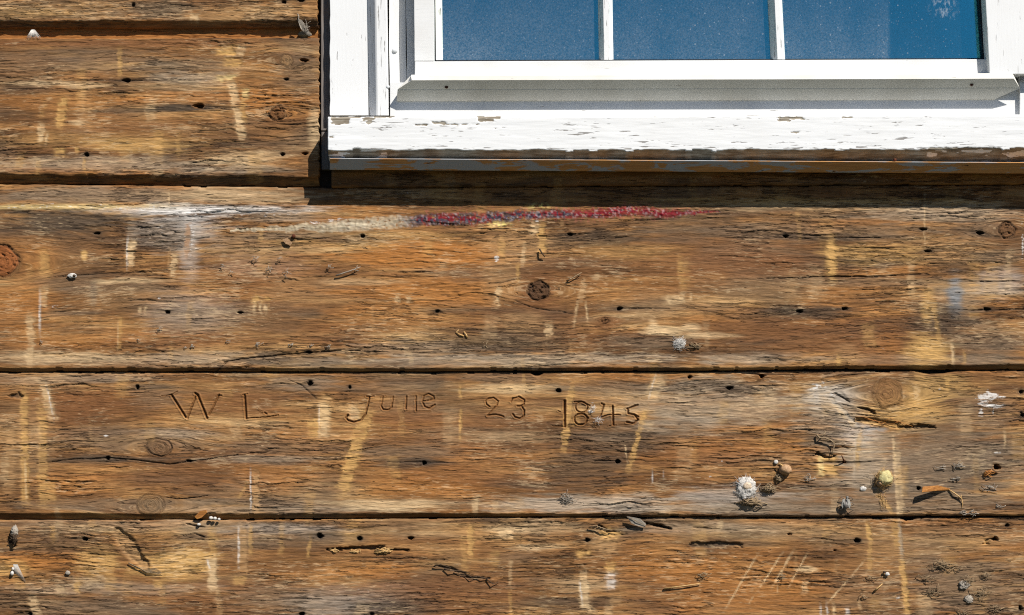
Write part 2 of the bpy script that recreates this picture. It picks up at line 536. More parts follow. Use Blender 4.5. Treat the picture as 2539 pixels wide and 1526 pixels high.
# soft patches of tone: x, y, rx, ry, colour, strength
BLOBS = [
    (2270, 1170, 280, 90, 'GW', .38), (1900, 1262, 420, 14, 'GW', .45), (600, 1262, 420, 12, 'GW', .4), (1200, 898, 520, 14, 'GW', .4), (400, 892, 420, 18, 'GW', .35), (2300, 890, 260, 14, 'GW', .4), (350, 482, 420, 24, 'GW', .4), (1780, 1000, 240, 60, 'GW', .3),
    (440, 570, 110, 52, 'WH', .36), (470, 610, 30, 84, 'WH', .3), (380, 520, 190, 14, 'WH', .4), (480, 780, 130, 60, 'WH', .14), (640, 660, 130, 34, 'WH', .12), (880, 1490, 170, 40, 'WH', .22), (1450, 1252, 230, 20, 'WH', .2), (700, 1312, 150, 16, 'WH', .2),
    (2080, 1040, 110, 90, 'GW', .5), (2160, 1130, 70, 90, 'GW', .5), (2060, 985, 60, 34, 'WH', .35), (2120, 1070, 60, 40, 'WH', .25), (2380, 735, 60, 60, 'GW', .35), (2480, 700, 70, 40, 'WH', .2), (1800, 1230, 150, 26, 'WH', .2),
    (260, 330, 200, 60, 'RB', .3), (700, 700, 260, 80, 'RB', .35), (1250, 650, 300, 60, 'RB', .25), (1800, 640, 260, 80, 'RB', .35), (2100, 840, 260, 60, 'RB', .35), (1150, 1120, 260, 70, 'RB', .35), (560, 1130, 260, 60, 'RB', .3), (1700, 1480, 260, 60, 'RB', .3), (500, 1480, 260, 50, 'RB', .35), (1150, 1480, 240, 60, 'RB', .3),
    (150, 1050, 150, 70, 'RB', .4), (1500, 1080, 180, 60, 'DG', .25), (300, 990, 140, 40, 'RB', .35), (820, 830, 140, 50, 'RB', .3), (1700, 560, 160, 30, 'DG', .3), (2240, 590, 200, 30, 'DG', .25), (150, 180, 160, 40, 'RB', .25), (1300, 800, 180, 50, 'RB', .35),
    # top plank and the plank beside the window
    (200, 20, 300, 34, 'TN', .5), (390, 25, 110, 25, 'GR', .6), (640, 30, 170, 25, 'TN', .45), (60, 30, 120, 14, 'OC', .3),
    (330, 62, 480, 11, 'RB', .45), (300, 108, 480, 10, 'RB', .6), (180, 150, 240, 34, 'GR', .4), (470, 165, 120, 24, 'GR', .5), (480, 196, 110, 18, 'GW', .55),
    (90, 207, 80, 8, 'PL', .6), (215, 213, 60, 9, 'PL', .55), (120, 255, 260, 22, 'OR', .35), (500, 240, 240, 18, 'OR', .5), (680, 255, 110, 34, 'OR', .55),
    (470, 268, 130, 9, 'DG', .85), (330, 275, 120, 6, 'DG', .5), (250, 345, 320, 22, 'OC', .22), (350, 360, 140, 20, 'OC', .45), (240, 408, 330, 20, 'GW', .55),
    (600, 392, 130, 22, 'PL', .5), (600, 420, 160, 10, 'GW', .4), (780, 310, 18, 50, 'PL', .7), (740, 180, 60, 60, 'GR', .45), (60, 170, 100, 40, 'BR', .3),
    (450, 330, 200, 20, 'RB', .3), (660, 320, 90, 26, 'BR', .4), (90, 425, 140, 10, 'RB', .4), (195, 306, 25, 10, 'PL', .6),
    # wide plank, left
    (180, 513, 300, 8, 'YW', .55), (560, 520, 240, 13, 'WH', .5), (700, 535, 120, 16, 'GW', .5), (240, 485, 280, 22, 'GR', .35), (600, 485, 160, 24, 'PL', .45), (160, 550, 210, 34, 'DG', .75), (420, 585, 90, 40, 'GR', .6), (150, 620, 200, 30, 'BR', .4),
    (600, 610, 160, 40, 'GR', .35), (60, 650, 90, 60, 'OR', .35), (180, 700, 120, 22, 'GR', .35), (45, 760, 90, 60, 'OR', .55), (120, 840, 180, 32, 'OR', .4),
    (320, 740, 120, 40, 'TN', .25), (500, 800, 150, 40, 'GR', .35), (480, 840, 220, 24, 'RB', .45), (760, 720, 130, 40, 'TN', .35), (650, 640, 200, 20, 'RB', .3),
    (170, 888, 190, 18, 'PL', .5), (500, 885, 140, 18, 'GW', .4), (760, 895, 160, 22, 'GR', .6), (270, 700, 40, 8, 'PL', .7), (330, 696, 90, 7, 'PL', .5),
    (208, 633, 9, 12, 'OC', .9), (700, 585, 120, 16, 'GR', .5), (720, 600, 90, 10, 'OC', .25), (660, 800, 120, 50, 'BR', .35), (232, 725, 12, 30, 'GR', .5),
    # wide plank, middle
    (1060, 632, 240, 36, 'OR', .85), (1000, 640, 130, 20, 'OR', .5), (1040, 715, 260, 30, 'OR', .6), (1120, 745, 130, 18, 'OR', .5), (900, 700, 110, 10, 'PL', .4),
    (960, 790, 160, 40, 'OR', .4), (1200, 850, 200, 40, 'DG', .5), (1020, 868, 200, 22, 'GW', .35), (1400, 890, 400, 16, 'GW', .55), (1335, 725, 60, 45, 'RB', .7),
    (1500, 590, 130, 24, 'DG', .6), (1560, 625, 150, 22, 'OC', .2), (1280, 610, 90, 44, 'TN', .5), (1240, 700, 50, 60, 'TN', .4), (1300, 800, 60, 30, 'TN', .45),
    (1500, 800, 40, 20, 'RB', .6), (1500, 840, 170, 24, 'RB', .35), (1600, 850, 140, 18, 'GR', .5), (1560, 720, 160, 30, 'OR', .25), (1450, 690, 60, 20, 'RB', .25),
    (1650, 820, 60, 13, 'PL', .85), (1760, 832, 90, 8, 'PL', .85), (1715, 815, 26, 14, 'PL', .8), (1620, 812, 16, 18, 'PL', .8), (1670, 745, 28, 14, 'PL', .5),
    (1700, 760, 180, 34, 'TN', .25), (900, 595, 80, 14, 'DG', .4), (900, 610, 80, 12, 'OC', .25), (1000, 585, 200, 12, 'OC', .2), (880, 560, 60, 14, 'GW', .5),
    # wide plank, right
    (2000, 500, 420, 12, 'OC', .45), (2150, 512, 420, 14, 'PL', .45), (2350, 530, 220, 22, 'GW', .6), (2000, 575, 360, 26, 'GR', .45), (2430, 570, 120, 34, 'GR', .4),
    (1850, 650, 260, 34, 'RB', .45), (2160, 630, 130, 30, 'OC', .4), (2400, 625, 90, 34, 'TN', .5), (2060, 640, 16, 60, 'OC', .6), (2150, 700, 280, 14, 'GR', .35),
    (2010, 775, 130, 18, 'DG', .6), (1900, 720, 160, 30, 'TN', .3), (2300, 770, 20, 45, 'OC', .7), (2300, 868, 66, 42, 'OC', .75), (2368, 735, 22, 55, 'BG', .65),
    (2350, 790, 60, 60, 'DG', .45), (2470, 720, 80, 24, 'GW', .5), (2450, 850, 110, 50, 'GR', .45), (2480, 640, 80, 30, 'GR', .5), (2150, 850, 120, 50, 'RB', .35),
    (1860, 815, 150, 44, 'RB', .35), (1860, 890, 180, 16, 'GW', .55), (2100, 880, 40, 30, 'TN', .3), (2200, 850, 40, 40, 'OR', .25),
    # carved plank
    (180, 940, 260, 14, 'GW', .4), (180, 1000, 160, 40, 'RB', .6), (60, 1090, 80, 120, 'TN', .4), (380, 980, 80, 30, 'GR', .4), (380, 955, 60, 14, 'DG', .4),
    (330, 1090, 240, 40, 'GR', .45), (450, 1075, 120, 16, 'GW', .4), (260, 1140, 200, 8, 'DG', .6), (180, 1200, 120, 28, 'OR', .45), (400, 1190, 200, 30, 'RB', .3),
    (620, 1000, 130, 40, 'RB', .4), (660, 1190, 120, 36, 'OR', .35), (560, 1245, 250, 12, 'GR', .5), (280, 1250, 300, 14, 'GR', .45), (660, 1140, 160, 12, 'GW', .4),
    (720, 1110, 180, 26, 'GR', .3), (740, 950, 110, 20, 'GW', .35), (1000, 960, 160, 20, 'GR', .35), (1000, 1030, 130, 30, 'RB', .5), (1000, 1120, 160, 24, 'GR', .45),
    (1010, 1150, 110, 16, 'DG', .55), (1040, 1205, 170, 32, 'OR', .45), (1160, 1180, 200, 30, 'RB', .3), (1260, 966, 150, 12, 'PL', .5), (1250, 940, 120, 14, 'GR', .4),
    (1250, 1085, 120, 18, 'PL', .3), (1250, 1030, 110, 30, 'RB', .3), (1440, 1160, 150, 44, 'DG', .5), (1540, 965, 180, 18, 'GR', .5), (1580, 1090, 120, 34, 'GR', .3),
    (970, 1252, 180, 16, 'PL', .75), (1190, 1250, 120, 18, 'GR', .3), (1450, 1248, 270, 26, 'GW', .65), (1420, 1210, 120, 20, 'DG', .35), (1780, 960, 160, 24, 'GR', .55),
    (1800, 1010, 260, 60, 'GW', .3), (1750, 1130, 150, 50, 'RB', .45), (1700, 1050, 120, 30, 'GW', .3), (1880, 1240, 220, 30, 'GW', .35), (2240, 1020, 120, 50, 'OC', .7),
    (2330, 960, 130, 34, 'OC', .4), (2200, 975, 50, 44, 'RB', .4), (2350, 1130, 190, 100, 'GR', .55), (2450, 1020, 80, 60, 'GR', .35), (2300, 1250, 240, 34, 'GR', .5),
    (2060, 1000, 90, 60, 'GW', .4), (2130, 1150, 60, 60, 'GW', .4), (2050, 1095, 60, 30, 'GR', .5), (2410, 1180, 120, 40, 'DG', .35), (2020, 1260, 200, 18, 'GR', .4),
    # lowest plank
    (300, 1305, 400, 16, 'GW', .35), (90, 1390, 150, 22, 'OR', .7), (20, 1410, 50, 20, 'OC', .5), (240, 1390, 55, 45, 'OC', .5), (430, 1400, 110, 42, 'OC', .65),
    (480, 1375, 50, 20, 'OC', .6), (640, 1460, 260, 26, 'RB', .4), (250, 1460, 300, 16, 'GW', .4), (250, 1510, 200, 26, 'GR', .5), (700, 1490, 160, 40, 'GR', .4),
    (760, 1430, 140, 16, 'OR', .35), (820, 1500, 140, 40, 'GW', .3), (700, 1330, 160, 34, 'GR', .35), (960, 1500, 150, 34, 'DG', .55), (940, 1420, 120, 20, 'OR', .5),
    (1080, 1460, 260, 50, 'RB', .35), (1250, 1315, 60, 18, 'PL', .5), (1340, 1310, 120, 20, 'PL', .35), (1330, 1358, 80, 8, 'PL', .55), (1100, 1350, 200, 30, 'RB', .3),
    (1500, 1345, 45, 34, 'TN', .5), (1440, 1450, 100, 20, 'PL', .35), (1440, 1495, 150, 20, 'DG', .5), (1640, 1400, 140, 60, 'OR', .35), (1850, 1450, 190, 90, 'OR', .45),
    (1760, 1310, 220, 16, 'GW', .4), (2020, 1320, 220, 30, 'TN', .35), (2200, 1360, 80, 50, 'TN', .3), (2400, 1460, 170, 80, 'GR', .55), (2380, 1340, 180, 34, 'TN', .25),
    (2140, 1470, 100, 50, 'GR', .3), (1765, 1351, 62, 10, 'DK', .6), (2000, 1412, 24, 10, 'PL', .8), (160, 1340, 120, 30, 'GR', .3),
]
# white dusting: x, y, rx, ry, amount
WHITES = [(430, 575, 120, 60, .52), (475, 590, 30, 66, .66), (400, 560, 150, 30, .45), (580, 524, 230, 18, .72), (120, 513, 260, 10, .62), (330, 517, 200, 11, .70), (480, 540, 150, 22, .4), (690, 545, 110, 20, .4),
          (840, 553, 110, 15, .85), (940, 552, 80, 16, .95), (480, 197, 90, 14, .45), (560, 480, 180, 16, .35), (480, 790, 120, 40, .25), (660, 650, 130, 30, .22),
          (1450, 1250, 250, 20, .35), (2452, 985, 40, 24, .95), (2455, 1005, 52, 12, .9), (2450, 1000, 34, 30, .6), (2060, 1000, 80, 50, .42), (2095, 1080, 60, 60, .36), (2030, 1040, 90, 30, .3), (2160, 1120, 40, 60, .35), (2180, 1090, 60, 24, .35), (2432, 1020, 9, 22, .9), (2463, 1018, 5, 24, .85), (2480, 985, 24, 6, .7),
          (2030, 958, 30, 18, .9), (2050, 985, 22, 20, .7), (2120, 1130, 9, 70, .5), (2215, 1095, 8, 40, .55), (2470, 1122, 22, 6, .8), (2472, 1140, 10, 20, .45),
          (2330, 965, 8, 6, .7), (840, 1420, 8, 60, .5), (900, 1465, 60, 10, .5), (760, 1470, 160, 18, .35), (700, 1320, 130, 20, .3), (950, 1500, 110, 24, .25),
          (2370, 740, 14, 40, .35), (2536, 600, 5, 80, .8), (2480, 698, 60, 5, .5), (1716, 1115, 10, 5, .9), (1790, 1145, 5, 4, .9), (1760, 1182, 8, 6, .9),
          (1870, 1240, 110, 22, .3), (1800, 1210, 50, 30, .35), (2230, 1340, 9, 60, .5), (2140, 1190, 40, 30, .25), (1230, 640, 11, 11, .95), (1330, 545, 11, 14, .9),
          (1640, 500, 12, 12, .6), (135, 762, 15, 8, .7), (395, 738, 8, 7, .7), (505, 732, 16, 14, .4), (262, 1083, 8, 6, .9), (2190, 866, 18, 10, .55), (1465, 1018, 9, 11, .9),
          (1465, 1000, 10, 5, .6), (1765, 1430, 46, 16, .4), (2145, 1440, 40, 24, .35), (2395, 1500, 70, 30, .22), (2225, 1483, 14, 7, .8), (2190, 1498, 14, 4, .8),
          (140, 640, 20, 60, .12), (2535, 1200, 60, 40, .2), (45, 1330, 60, 20, .2), (1250, 1340, 14, 5, .6), (770, 945, 40, 10, .4), (360, 1050, 4, 90, .35), (200, 1300, 30, 14, .35)]
# scrapes across the grain: x0, y0, x1, y1, width, colour, strength, depth
SCRAPES = [
    (482, 38, 480, 52, 22, 'PL', .6, .6), (297, 118, 296, 200, 11, 'OC', .5, .6), (560, 116, 562, 139, 46, 'OC', .95, 2.5), (596, 115, 596, 136, 18, 'PL', .85, 1),
    (578, 140, 576, 168, 42, 'OC', .7, 2), (560, 187, 560, 201, 46, 'YW', .75, 1.2), (572, 200, 584, 260, 20, 'PL', .7, 1), (584, 260, 602, 350, 18, 'PL', .65, 1),
    (608, 220, 608, 250, 16, 'YW', .7, .8), (602, 250, 604, 300, 14, 'OC', .45, .4), (160, 242, 146, 316, 21, 'OC', .9, 1.5), (104, 306, 101, 354, 18, 'PL', .7, .6), (118, 330, 114, 362, 6, 'PL', .6, .6),
    (118, 240, 124, 245, 14, 'PL', .6, .5), (148, 368, 148, 386, 26, 'OC', .8, 2), (190, 367, 190, 378, 12, 'OC', .7, 1), (210, 390, 210, 420, 8, 'OC', .5, .6), (390, 420, 392, 436, 36, 'PL', .35, .5),
    (648, 375, 648, 386, 12, 'PL', .5, .5), (690, 225, 690, 245, 4, 'PL', .2, 0),
    (329, 545, 327, 595, 24, 'GW', .25, .4), (326, 596, 323, 662, 19, 'PL', .75, .8), (316, 585, 314, 665, 4, 'WH', .48, .6), (433, 626, 428, 690, 14, 'PL', .65, .8), (420, 610, 418, 670, 5, 'TN', .4, .4),
    (108, 614, 112, 690, 26, 'OC', .4, .8), (100, 715, 100, 830, 5, 'WH', .5, .8), (110, 715, 109, 760, 18, 'PL', .5, .5), (76, 775, 76, 912, 18, 'PL', .55, .6), (300, 780, 296, 872, 10, 'OC', .35, .4),
    (292, 800, 292, 870, 3, 'PL', .4, .3), (465, 550, 463, 640, 14, 'OR', .4, .4), (418, 470, 419, 512, 3, 'PL', .8, .6), (347, 765, 347, 776, 8, 'PL', .55, .5), (361, 763, 361, 776, 8, 'PL', .55, .5),
    (628, 742, 640, 750, 26, 'OC', .7, .8), (656, 742, 658, 748, 22, 'OC', .75, .8), (631, 755, 631, 775, 8, 'PL', .75, .6), (645, 755, 646, 775, 8, 'PL', .75, .6), (658, 755, 659, 774, 8, 'PL', .7, .6), (665, 752, 668, 776, 6, 'TN', .5, .3),
    (645, 560, 645, 600, 14, 'OC', .3, .3), (1342, 556, 1346, 632, 18, 'OC', .75, 1), (1325, 548, 1322, 584, 18, 'PL', .8, .8), (1246, 585, 1242, 640, 16, 'OC', .45, .6), (1300, 602, 1296, 660, 10, 'PL', .5, .6),
    (1236, 552, 1238, 562, 38, 'YW', .9, .5), (1285, 650, 1284, 700, 8, 'OC', .5, .4), (1238, 712, 1230, 760, 14, 'PL', .6, .8), (1449, 694, 1440, 745, 14, 'PL', .55, .8), (1453, 745, 1457, 800, 5, 'PL', .7, .7), (1432, 745, 1422, 818, 6, 'PL', .5, .5),
    (1360, 800, 1362, 838, 20, 'PL', .55, .6), (1470, 690, 1490, 684, 14, 'PL', .45, .5), (986, 733, 984, 752, 14, 'PL', .6, .6), (1012, 733, 1012, 752, 12, 'PL', .5, .6), (1655, 735, 1662, 752, 9, 'PL', .5, .4), (1690, 728, 1692, 750, 12, 'PL', .5, .4), (1712, 730, 1714, 748, 7, 'PL', .5, .4),
    (2062, 590, 2066, 700, 16, 'OC', .55, .7), (2293, 475, 2293, 620, 3, 'PL', .55, .4), (2358, 848, 2364, 908, 7, 'PL', .6, .6), (2078, 880, 2078, 912, 12, 'OC', .55, .5), (2390, 870, 2388, 905, 8, 'OC', .35, .3), (2312, 730, 2330, 860, 12, 'OC', .3, .3),
    (58, 950, 64, 1260, 18, 'OC', .6, 1), (106, 945, 134, 1044, 22, 'PL', .6, .8), (113, 950, 134, 1042, 3, 'WH', .52, .6), (104, 985, 108, 1262, 22, 'OC', .5, .8), (28, 1060, 22, 1230, 26, 'TN', .45, .4), (62, 1140, 66, 1240, 4, 'PL', .7, .7), (126, 1190, 130, 1250, 22, 'OC', .4, .4), (12, 1130, 10, 1200, 20, 'PL', .3, .3),
    (803, 990, 803, 1086, 26, 'PL', .75, 1), (790, 1000, 790, 1080, 3, 'WH', .42, .5), (776, 1040, 778, 1082, 26, 'OC', .75, .6), (797, 985, 800, 998, 44, 'TN', .6, .5), (635, 1160, 634, 1274, 18, 'TN', .6, .8), (621, 1158, 623, 1270, 4, 'WH', .52, .8), (600, 1216, 606, 1220, 40, 'OC', .5, 1),
    (913, 1008, 846, 1230, 32, 'OC', .75, 1), (880, 1005, 878, 1045, 26, 'PL', .5, .5), (1141, 958, 1141, 990, 8, 'OC', .5, .4), (1143, 1012, 1140, 1090, 6, 'OC', .8, .6), (1420, 950, 1396, 1120, 16, 'OC', .65, .8), (1432, 1020, 1424, 1060, 20, 'OC', .4, .4),
    (1640, 928, 1614, 990, 32, 'PL', .5, .6), (1627, 928, 1608, 990, 3, 'WH', .42, .5), (1602, 1010, 1556, 1176, 13, 'OC', .6, .7), (1612, 1040, 1600, 1070, 24, 'PL', .4, .3), (1549, 1100, 1556, 1150, 4, 'PL', .5, .4), (1617, 1168, 1617, 1196, 3.5, 'WH', .52, .5), (1645, 1168, 1645, 1186, 3.5, 'WH', .48, .5), (1180, 1232, 1178, 1276, 14, 'PL', .5, .5), (1228, 1240, 1228, 1275, 18, 'PL', .3, .3),
    (2048, 975, 2132, 1062, 9, 'BG', .7, .8), (2060, 990, 2124, 1062, 14, 'PL', .45, .4), (2126, 1062, 2116, 1196, 6, 'GW', .7, .6), (2136, 1062, 2122, 1160, 12, 'OC', .5, .4), (2214, 1072, 2228, 1290, 7, 'PL', .6, .5), (2222, 1100, 2236, 1290, 14, 'PL', .45, .3), (2170, 1220, 2214, 1276, 10, 'OC', .5, .5), (2140, 1062, 2200, 1066, 10, 'BG', .5, .4),
    (2052, 1131, 2050, 1181, 48, 'OC', .9, 1.5), (2036, 1131, 2034, 1182, 14, 'YW', .7, .4), (2350, 930, 2350, 972, 12, 'OC', .5, .4), (2490, 1065, 2492, 1120, 6, 'PL', .4, .3), (2228, 1290, 2240, 1400, 9, 'GW', .6, .5), (2218, 1290, 2226, 1360, 16, 'OC', .45, .3), (2236, 1380, 2250, 1530, 13, 'OC', .85, .8), (2150, 1294, 2158, 1340, 11, 'OC', .85, .8), (2158, 1340, 2156, 1420, 10, 'OC', .45, .4),
    (525, 1308, 528, 1380, 20, 'OC', .45, .6), (524, 1378, 530, 1470, 24, 'PL', .7, .9), (513, 1385, 520, 1412, 4, 'WH', .6, .6), (600, 1300, 602, 1425, 24, 'TN', .6, .8), (591, 1302, 591, 1412, 4, 'WH', .5, .7), (620, 1300, 622, 1380, 10, 'OC', .45, .4), (592, 1430, 594, 1450, 34, 'OC', .5, .5), (772, 1325, 762, 1384, 8, 'OC', .55, .5), (130, 1300, 132, 1342, 14, 'OC', .35, .3), (540, 1460, 545, 1526, 14, 'TN', .4, .4),
    (196, 1430, 188, 1470, 16, 'OC', .5, .4), (150, 1452, 152, 1476, 26, 'PL', .45, .3), (78, 1480, 94, 1526, 22, 'PL', .5, .5), (390, 1440, 392, 1458, 18, 'OC', .5, .4), (1167, 1300, 1166, 1384, 13, 'OC', .65, .7), (1253, 1310, 1254, 1334, 36, 'PL', .55, .6), (1512, 1312, 1514, 1336, 48, 'OC', 1, 3), (1508, 1338, 1508, 1372, 42, 'TN', .6, .5), (1447, 1364, 1448, 1380, 36, 'OC', .9, 2), (1514, 1392, 1514, 1422, 24, 'OC', .8, 1.2),
    (1515, 1420, 1512, 1460, 22, 'WH', .5, .8), (1450, 1412, 1444, 1446, 18, 'PL', .45, .4), (1446, 1444, 1452, 1512, 24, 'PL', .85, 1), (1437, 1440, 1444, 1500, 4, 'WH', .52, .6), (1462, 1500, 1470, 1526, 20, 'PL', .4, .4), (1525, 1475, 1528, 1500, 30, 'TN', .5, .4),
    (1883, 1368, 1796, 1516, 4, 'PL', .75, .8), (1940, 1372, 1878, 1466, 4, 'PL', .7, .8), (1968, 1365, 1912, 1462, 5, 'PL', .6, .8), (2004, 1370, 1954, 1458, 4, 'PL', .65, .8), (2112, 1428, 2050, 1498, 4, 'PL', .7, .8), (2146, 1388, 2112, 1428, 3.5, 'PL', .55, .6), (1868, 1480, 1858, 1496, 4, 'PL', .6, .6), (1930, 1440, 1928, 1466, 3.5, 'PL', .6, .6), (1996, 1442, 1994, 1474, 14, 'PL', .55, .5),
    (2034, 1496, 2036, 1530, 5, 'WH', .42, .6), (2050, 1496, 2052, 1530, 5, 'WH', .55, .6), (2066, 1494, 2070, 1530, 8, 'PL', .6, .6), (2100, 1508, 2104, 1530, 10, 'WH', .55, .6), (2130, 1494, 2136, 1514, 8, 'PL', .5, .5), (1785, 1292, 1784, 1318, 12, 'PL', .4, .3),
]
# long splits: points, width, depth
CRACKS = [([(536, 922), (566, 896), (640, 886), (700, 881), (850, 869), (960, 874)], 2.4, 6), ([(640, 273), (662, 266), (686, 262), (730, 268), (792, 273)], 1.6, 3),
          ([(205, 199), (312, 200), (405, 199)], 2, 3), ([(100, 692), (220, 681), (330, 676), (550, 664)], 1.6, 2.5), ([(1995, 592), (2100, 590), (2250, 587)], 1.8, 3),
          ([(1880, 692), (2020, 688), (2180, 686), (2300, 679)], 2, 4), ([(2380, 699), (2460, 698), (2550, 697)], 1.8, 3), ([(2400, 770), (2447, 768), (2550, 766)], 2, 4),
          ([(90, 1150), (180, 1140), (267, 1136), (340, 1142), (420, 1152), (480, 1144), (590, 1128)], 2.2, 4), ([(390, 1229), (440, 1239), (470, 1236), (515, 1230)], 2, 4),
          ([(1470, 1142), (1533, 1144)], 2, 3), ([(960, 1146), (1052, 1147), (1110, 1146)], 1.8, 2.5), ([(1840, 926), (1880, 930), (1900, 933)], 2.2, 4),
          ([(1030, 1155), (1080, 1148)], 1.5, 2), ([(1720, 1308), (1760, 1311), (1835, 1318)], 1.6, 3), ([(715, 940), (750, 957), (783, 988)], 1.7, 3), ([(2000, 1148), (2120, 1146), (2215, 1142)], 1.8, 3),
          ([(1536, 766), (1600, 764), (1660, 766)], 1.8, 3), ([(1280, 748), (1330, 766), (1420, 778)], 1.6, 2.5), ([(1290, 690), (1250, 700), (1210, 704)], 1.6, 2.5),
          ([(1890, 975), (1905, 985)], 1, 2), ([(2070, 975), (2108, 998)], 2.6, 4), ([(660, 955), (700, 951), (738, 954)], 1.5, 2), ([(455, 1330), (480, 1322), (505, 1332), (540, 1334)], 2, 4),
          ([(1620, 1300), (1660, 1310)], 3, 6), ([(490, 1338), (530, 1340)], 2, 3), ([(640, 1336), (720, 1338)], 2, 3)]
# dug-out hollows: points, width, depth, colour
GOUGES = [([(292, 1322), (300, 1334), (316, 1352), (334, 1378), (358, 1402)], 23, 6.5, 'TN'), ([(815, 1363), (900, 1360), (1008, 1365)], 7, 12, 'DK'),
          ([(1716, 1350), (1770, 1348), (1834, 1352)], 9, 7, 'DG'), ([(2122, 1042), (2170, 1048), (2225, 1056)], 12, 7, 'OC'), ([(2235, 1060), (2280, 1056), (2318, 1060)], 5, 10, 'DK'), ([(2125, 1010), (2150, 1016), (2170, 1026)], 5, 8, 'DG'),
          ([(1603, 1300), (1640, 1306), (1662, 1313)], 5.5, 12, 'DK'), ([(2012, 1130), (2030, 1123), (2045, 1134), (2072, 1132)], 3.5, 8, 'DK'), ([(26, 984), (44, 980), (52, 986)], 9, 5, 'DG'), ([(1080, 1404), (1120, 1412), (1160, 1432), (1212, 1436)], 5, 4, 'DG'),
          ([(1485, 1306), (1510, 1318), (1538, 1314)], 4, 6, 'DG'), ([(460, 1300), (510, 1310)], 3, 5, 'DG'), ([(2462, 1176), (2440, 1180)], 6, 8, 'DK'), ([(2440, 1346), (2455, 1340)], 5, 6, 'OC'), ([(30, 1315), (22, 1340), (36, 1352)], 5, 6, 'DK')]
# the carved letters and figures
_c = lambda cx, cy, rx, ry, a0, a1, n=10: [(cx + rx * math.cos(math.radians(a0 + (a1 - a0) * i / n)), cy + ry * math.sin(math.radians(a0 + (a1 - a0) * i / n))) for i in range(n + 1)]
CARVED = [([(425, 980), (460, 1035)], 5.0), ([(464, 1038), (485, 983)], 4.4), ([(489, 979), (513, 1037)], 5.4), ([(518, 1029), (543, 979)], 4.4), ([(400, 982), (422, 980), (440, 970)], 2.6), ([(484, 976), (491, 980)], 5), ([(540, 981), (549, 981)], 3.6),
          ([(606, 980), (610, 1038)], 5.4), ([(611, 1038), (640, 1036), (667, 1034), (690, 1030)], 3.0), ([(601, 979), (613, 977)], 3), ([(640, 1014), (650, 1020)], 1.8), ([(656, 1024), (661, 1027)], 4),
          ([(908, 983), (918, 985), (927, 983)], 3.6), ([(916, 985), (911, 1008), (906, 1027), (896, 1042), (877, 1047), (863, 1043), (857, 1036), (863, 1030)], 4.4),
          ([(950, 984), (945, 1007), (950, 1016), (963, 1017), (971, 1010), (975, 984)], 3.6), ([(946, 984), (956, 982)], 2.4),
          ([(1008, 983), (1006, 1014)], 4.2), ([(1031, 983), (1031, 1019)], 4.2), ([(1001, 1020), (1036, 1020), (1068, 1020)], 2.0),
          ([(1049, 995), (1064, 993), (1076, 990), (1075, 983), (1062, 977), (1051, 982), (1047, 997), (1053, 1009), (1065, 1013), (1078, 1004)], 4.2),
          ([(1214, 1009), (1206, 1003), (1204, 995), (1211, 989), (1224, 987), (1235, 995), (1232, 1006), (1224, 1015), (1208, 1031)], 3.6), ([(1208, 1031), (1229, 1028), (1248, 1033)], 3.8),
          ([(1267, 997), (1272, 988), (1286, 984), (1300, 992), (1299, 1002)], 4.0), ([(1282, 1007), (1292, 1007), (1300, 1018), (1299, 1031), (1289, 1038), (1277, 1035), (1272, 1028)], 4.0), ([(1299, 1002), (1292, 1007)], 3.6),
          ([(1400, 995), (1400, 1058)], 5.4), ([(1383, 1019), (1390, 1022)], 2.4), ([(1370, 1057), (1398, 1058)], 2.4),
          (_c(1442, 1010, 15, 13, 0, 360, 16), 3.6), ([(1424, 997), (1442, 996), (1462, 1006)], 3.4), (_c(1440, 1040, 16, 14, -90, 270, 16), 3.8), ([(1432, 1028), (1448, 1026), (1459, 1038)], 3.4),
          ([(1491, 1001), (1498, 1004), (1487, 1036)], 4.2), ([(1487, 1036), (1510, 1029), (1538, 1029)], 3.4), ([(1519, 1008), (1520, 1053)], 5.0), ([(1510, 1056), (1528, 1055)], 2.6),
          ([(1555, 1014), (1581, 1005)], 4.6), ([(1557, 1014), (1557, 1026), (1573, 1029), (1582, 1041), (1571, 1051), (1553, 1047)], 4.4), ([(1572, 1028), (1583, 1034)], 3.6)]


_r = random.Random(41)
for _i in range(130):      # the many faint saw and scraper marks across the boards
    _x, _y, _l = _r.uniform(0, 2539), _r.uniform(110, 1500), _r.uniform(25, 110)
    SCRAPES.append((_x, _y, _x + _r.uniform(-10, 10), _y + _l, _r.uniform(8, 40), _r.choice(['OC', 'PL', 'TN', 'OC', 'OC']), _r.uniform(.12, .30), .4))


def seg_dist(X, Y, pts):
    """distance to a polyline and the run along it (0..1)"""
    best = np.full(X.shape, 1e9, np.float32)
    run = np.zeros(X.shape, np.float32)
    n = len(pts) - 1
    for i in range(n):
        (ax, ay), (bx, by) = pts[i], pts[i + 1]
        dx, dy = bx - ax, by - ay
        q = np.clip(((X - ax) * dx + (Y - ay) * dy) / (dx * dx + dy * dy + 1e-6), 0, 1)
        d = np.hypot(X - ax - q * dx, Y - ay - q * dy)
        m = d < best
        best = np.where(m, d, best)
        run = np.where(m, (i + q) / n, run)
    return best, run


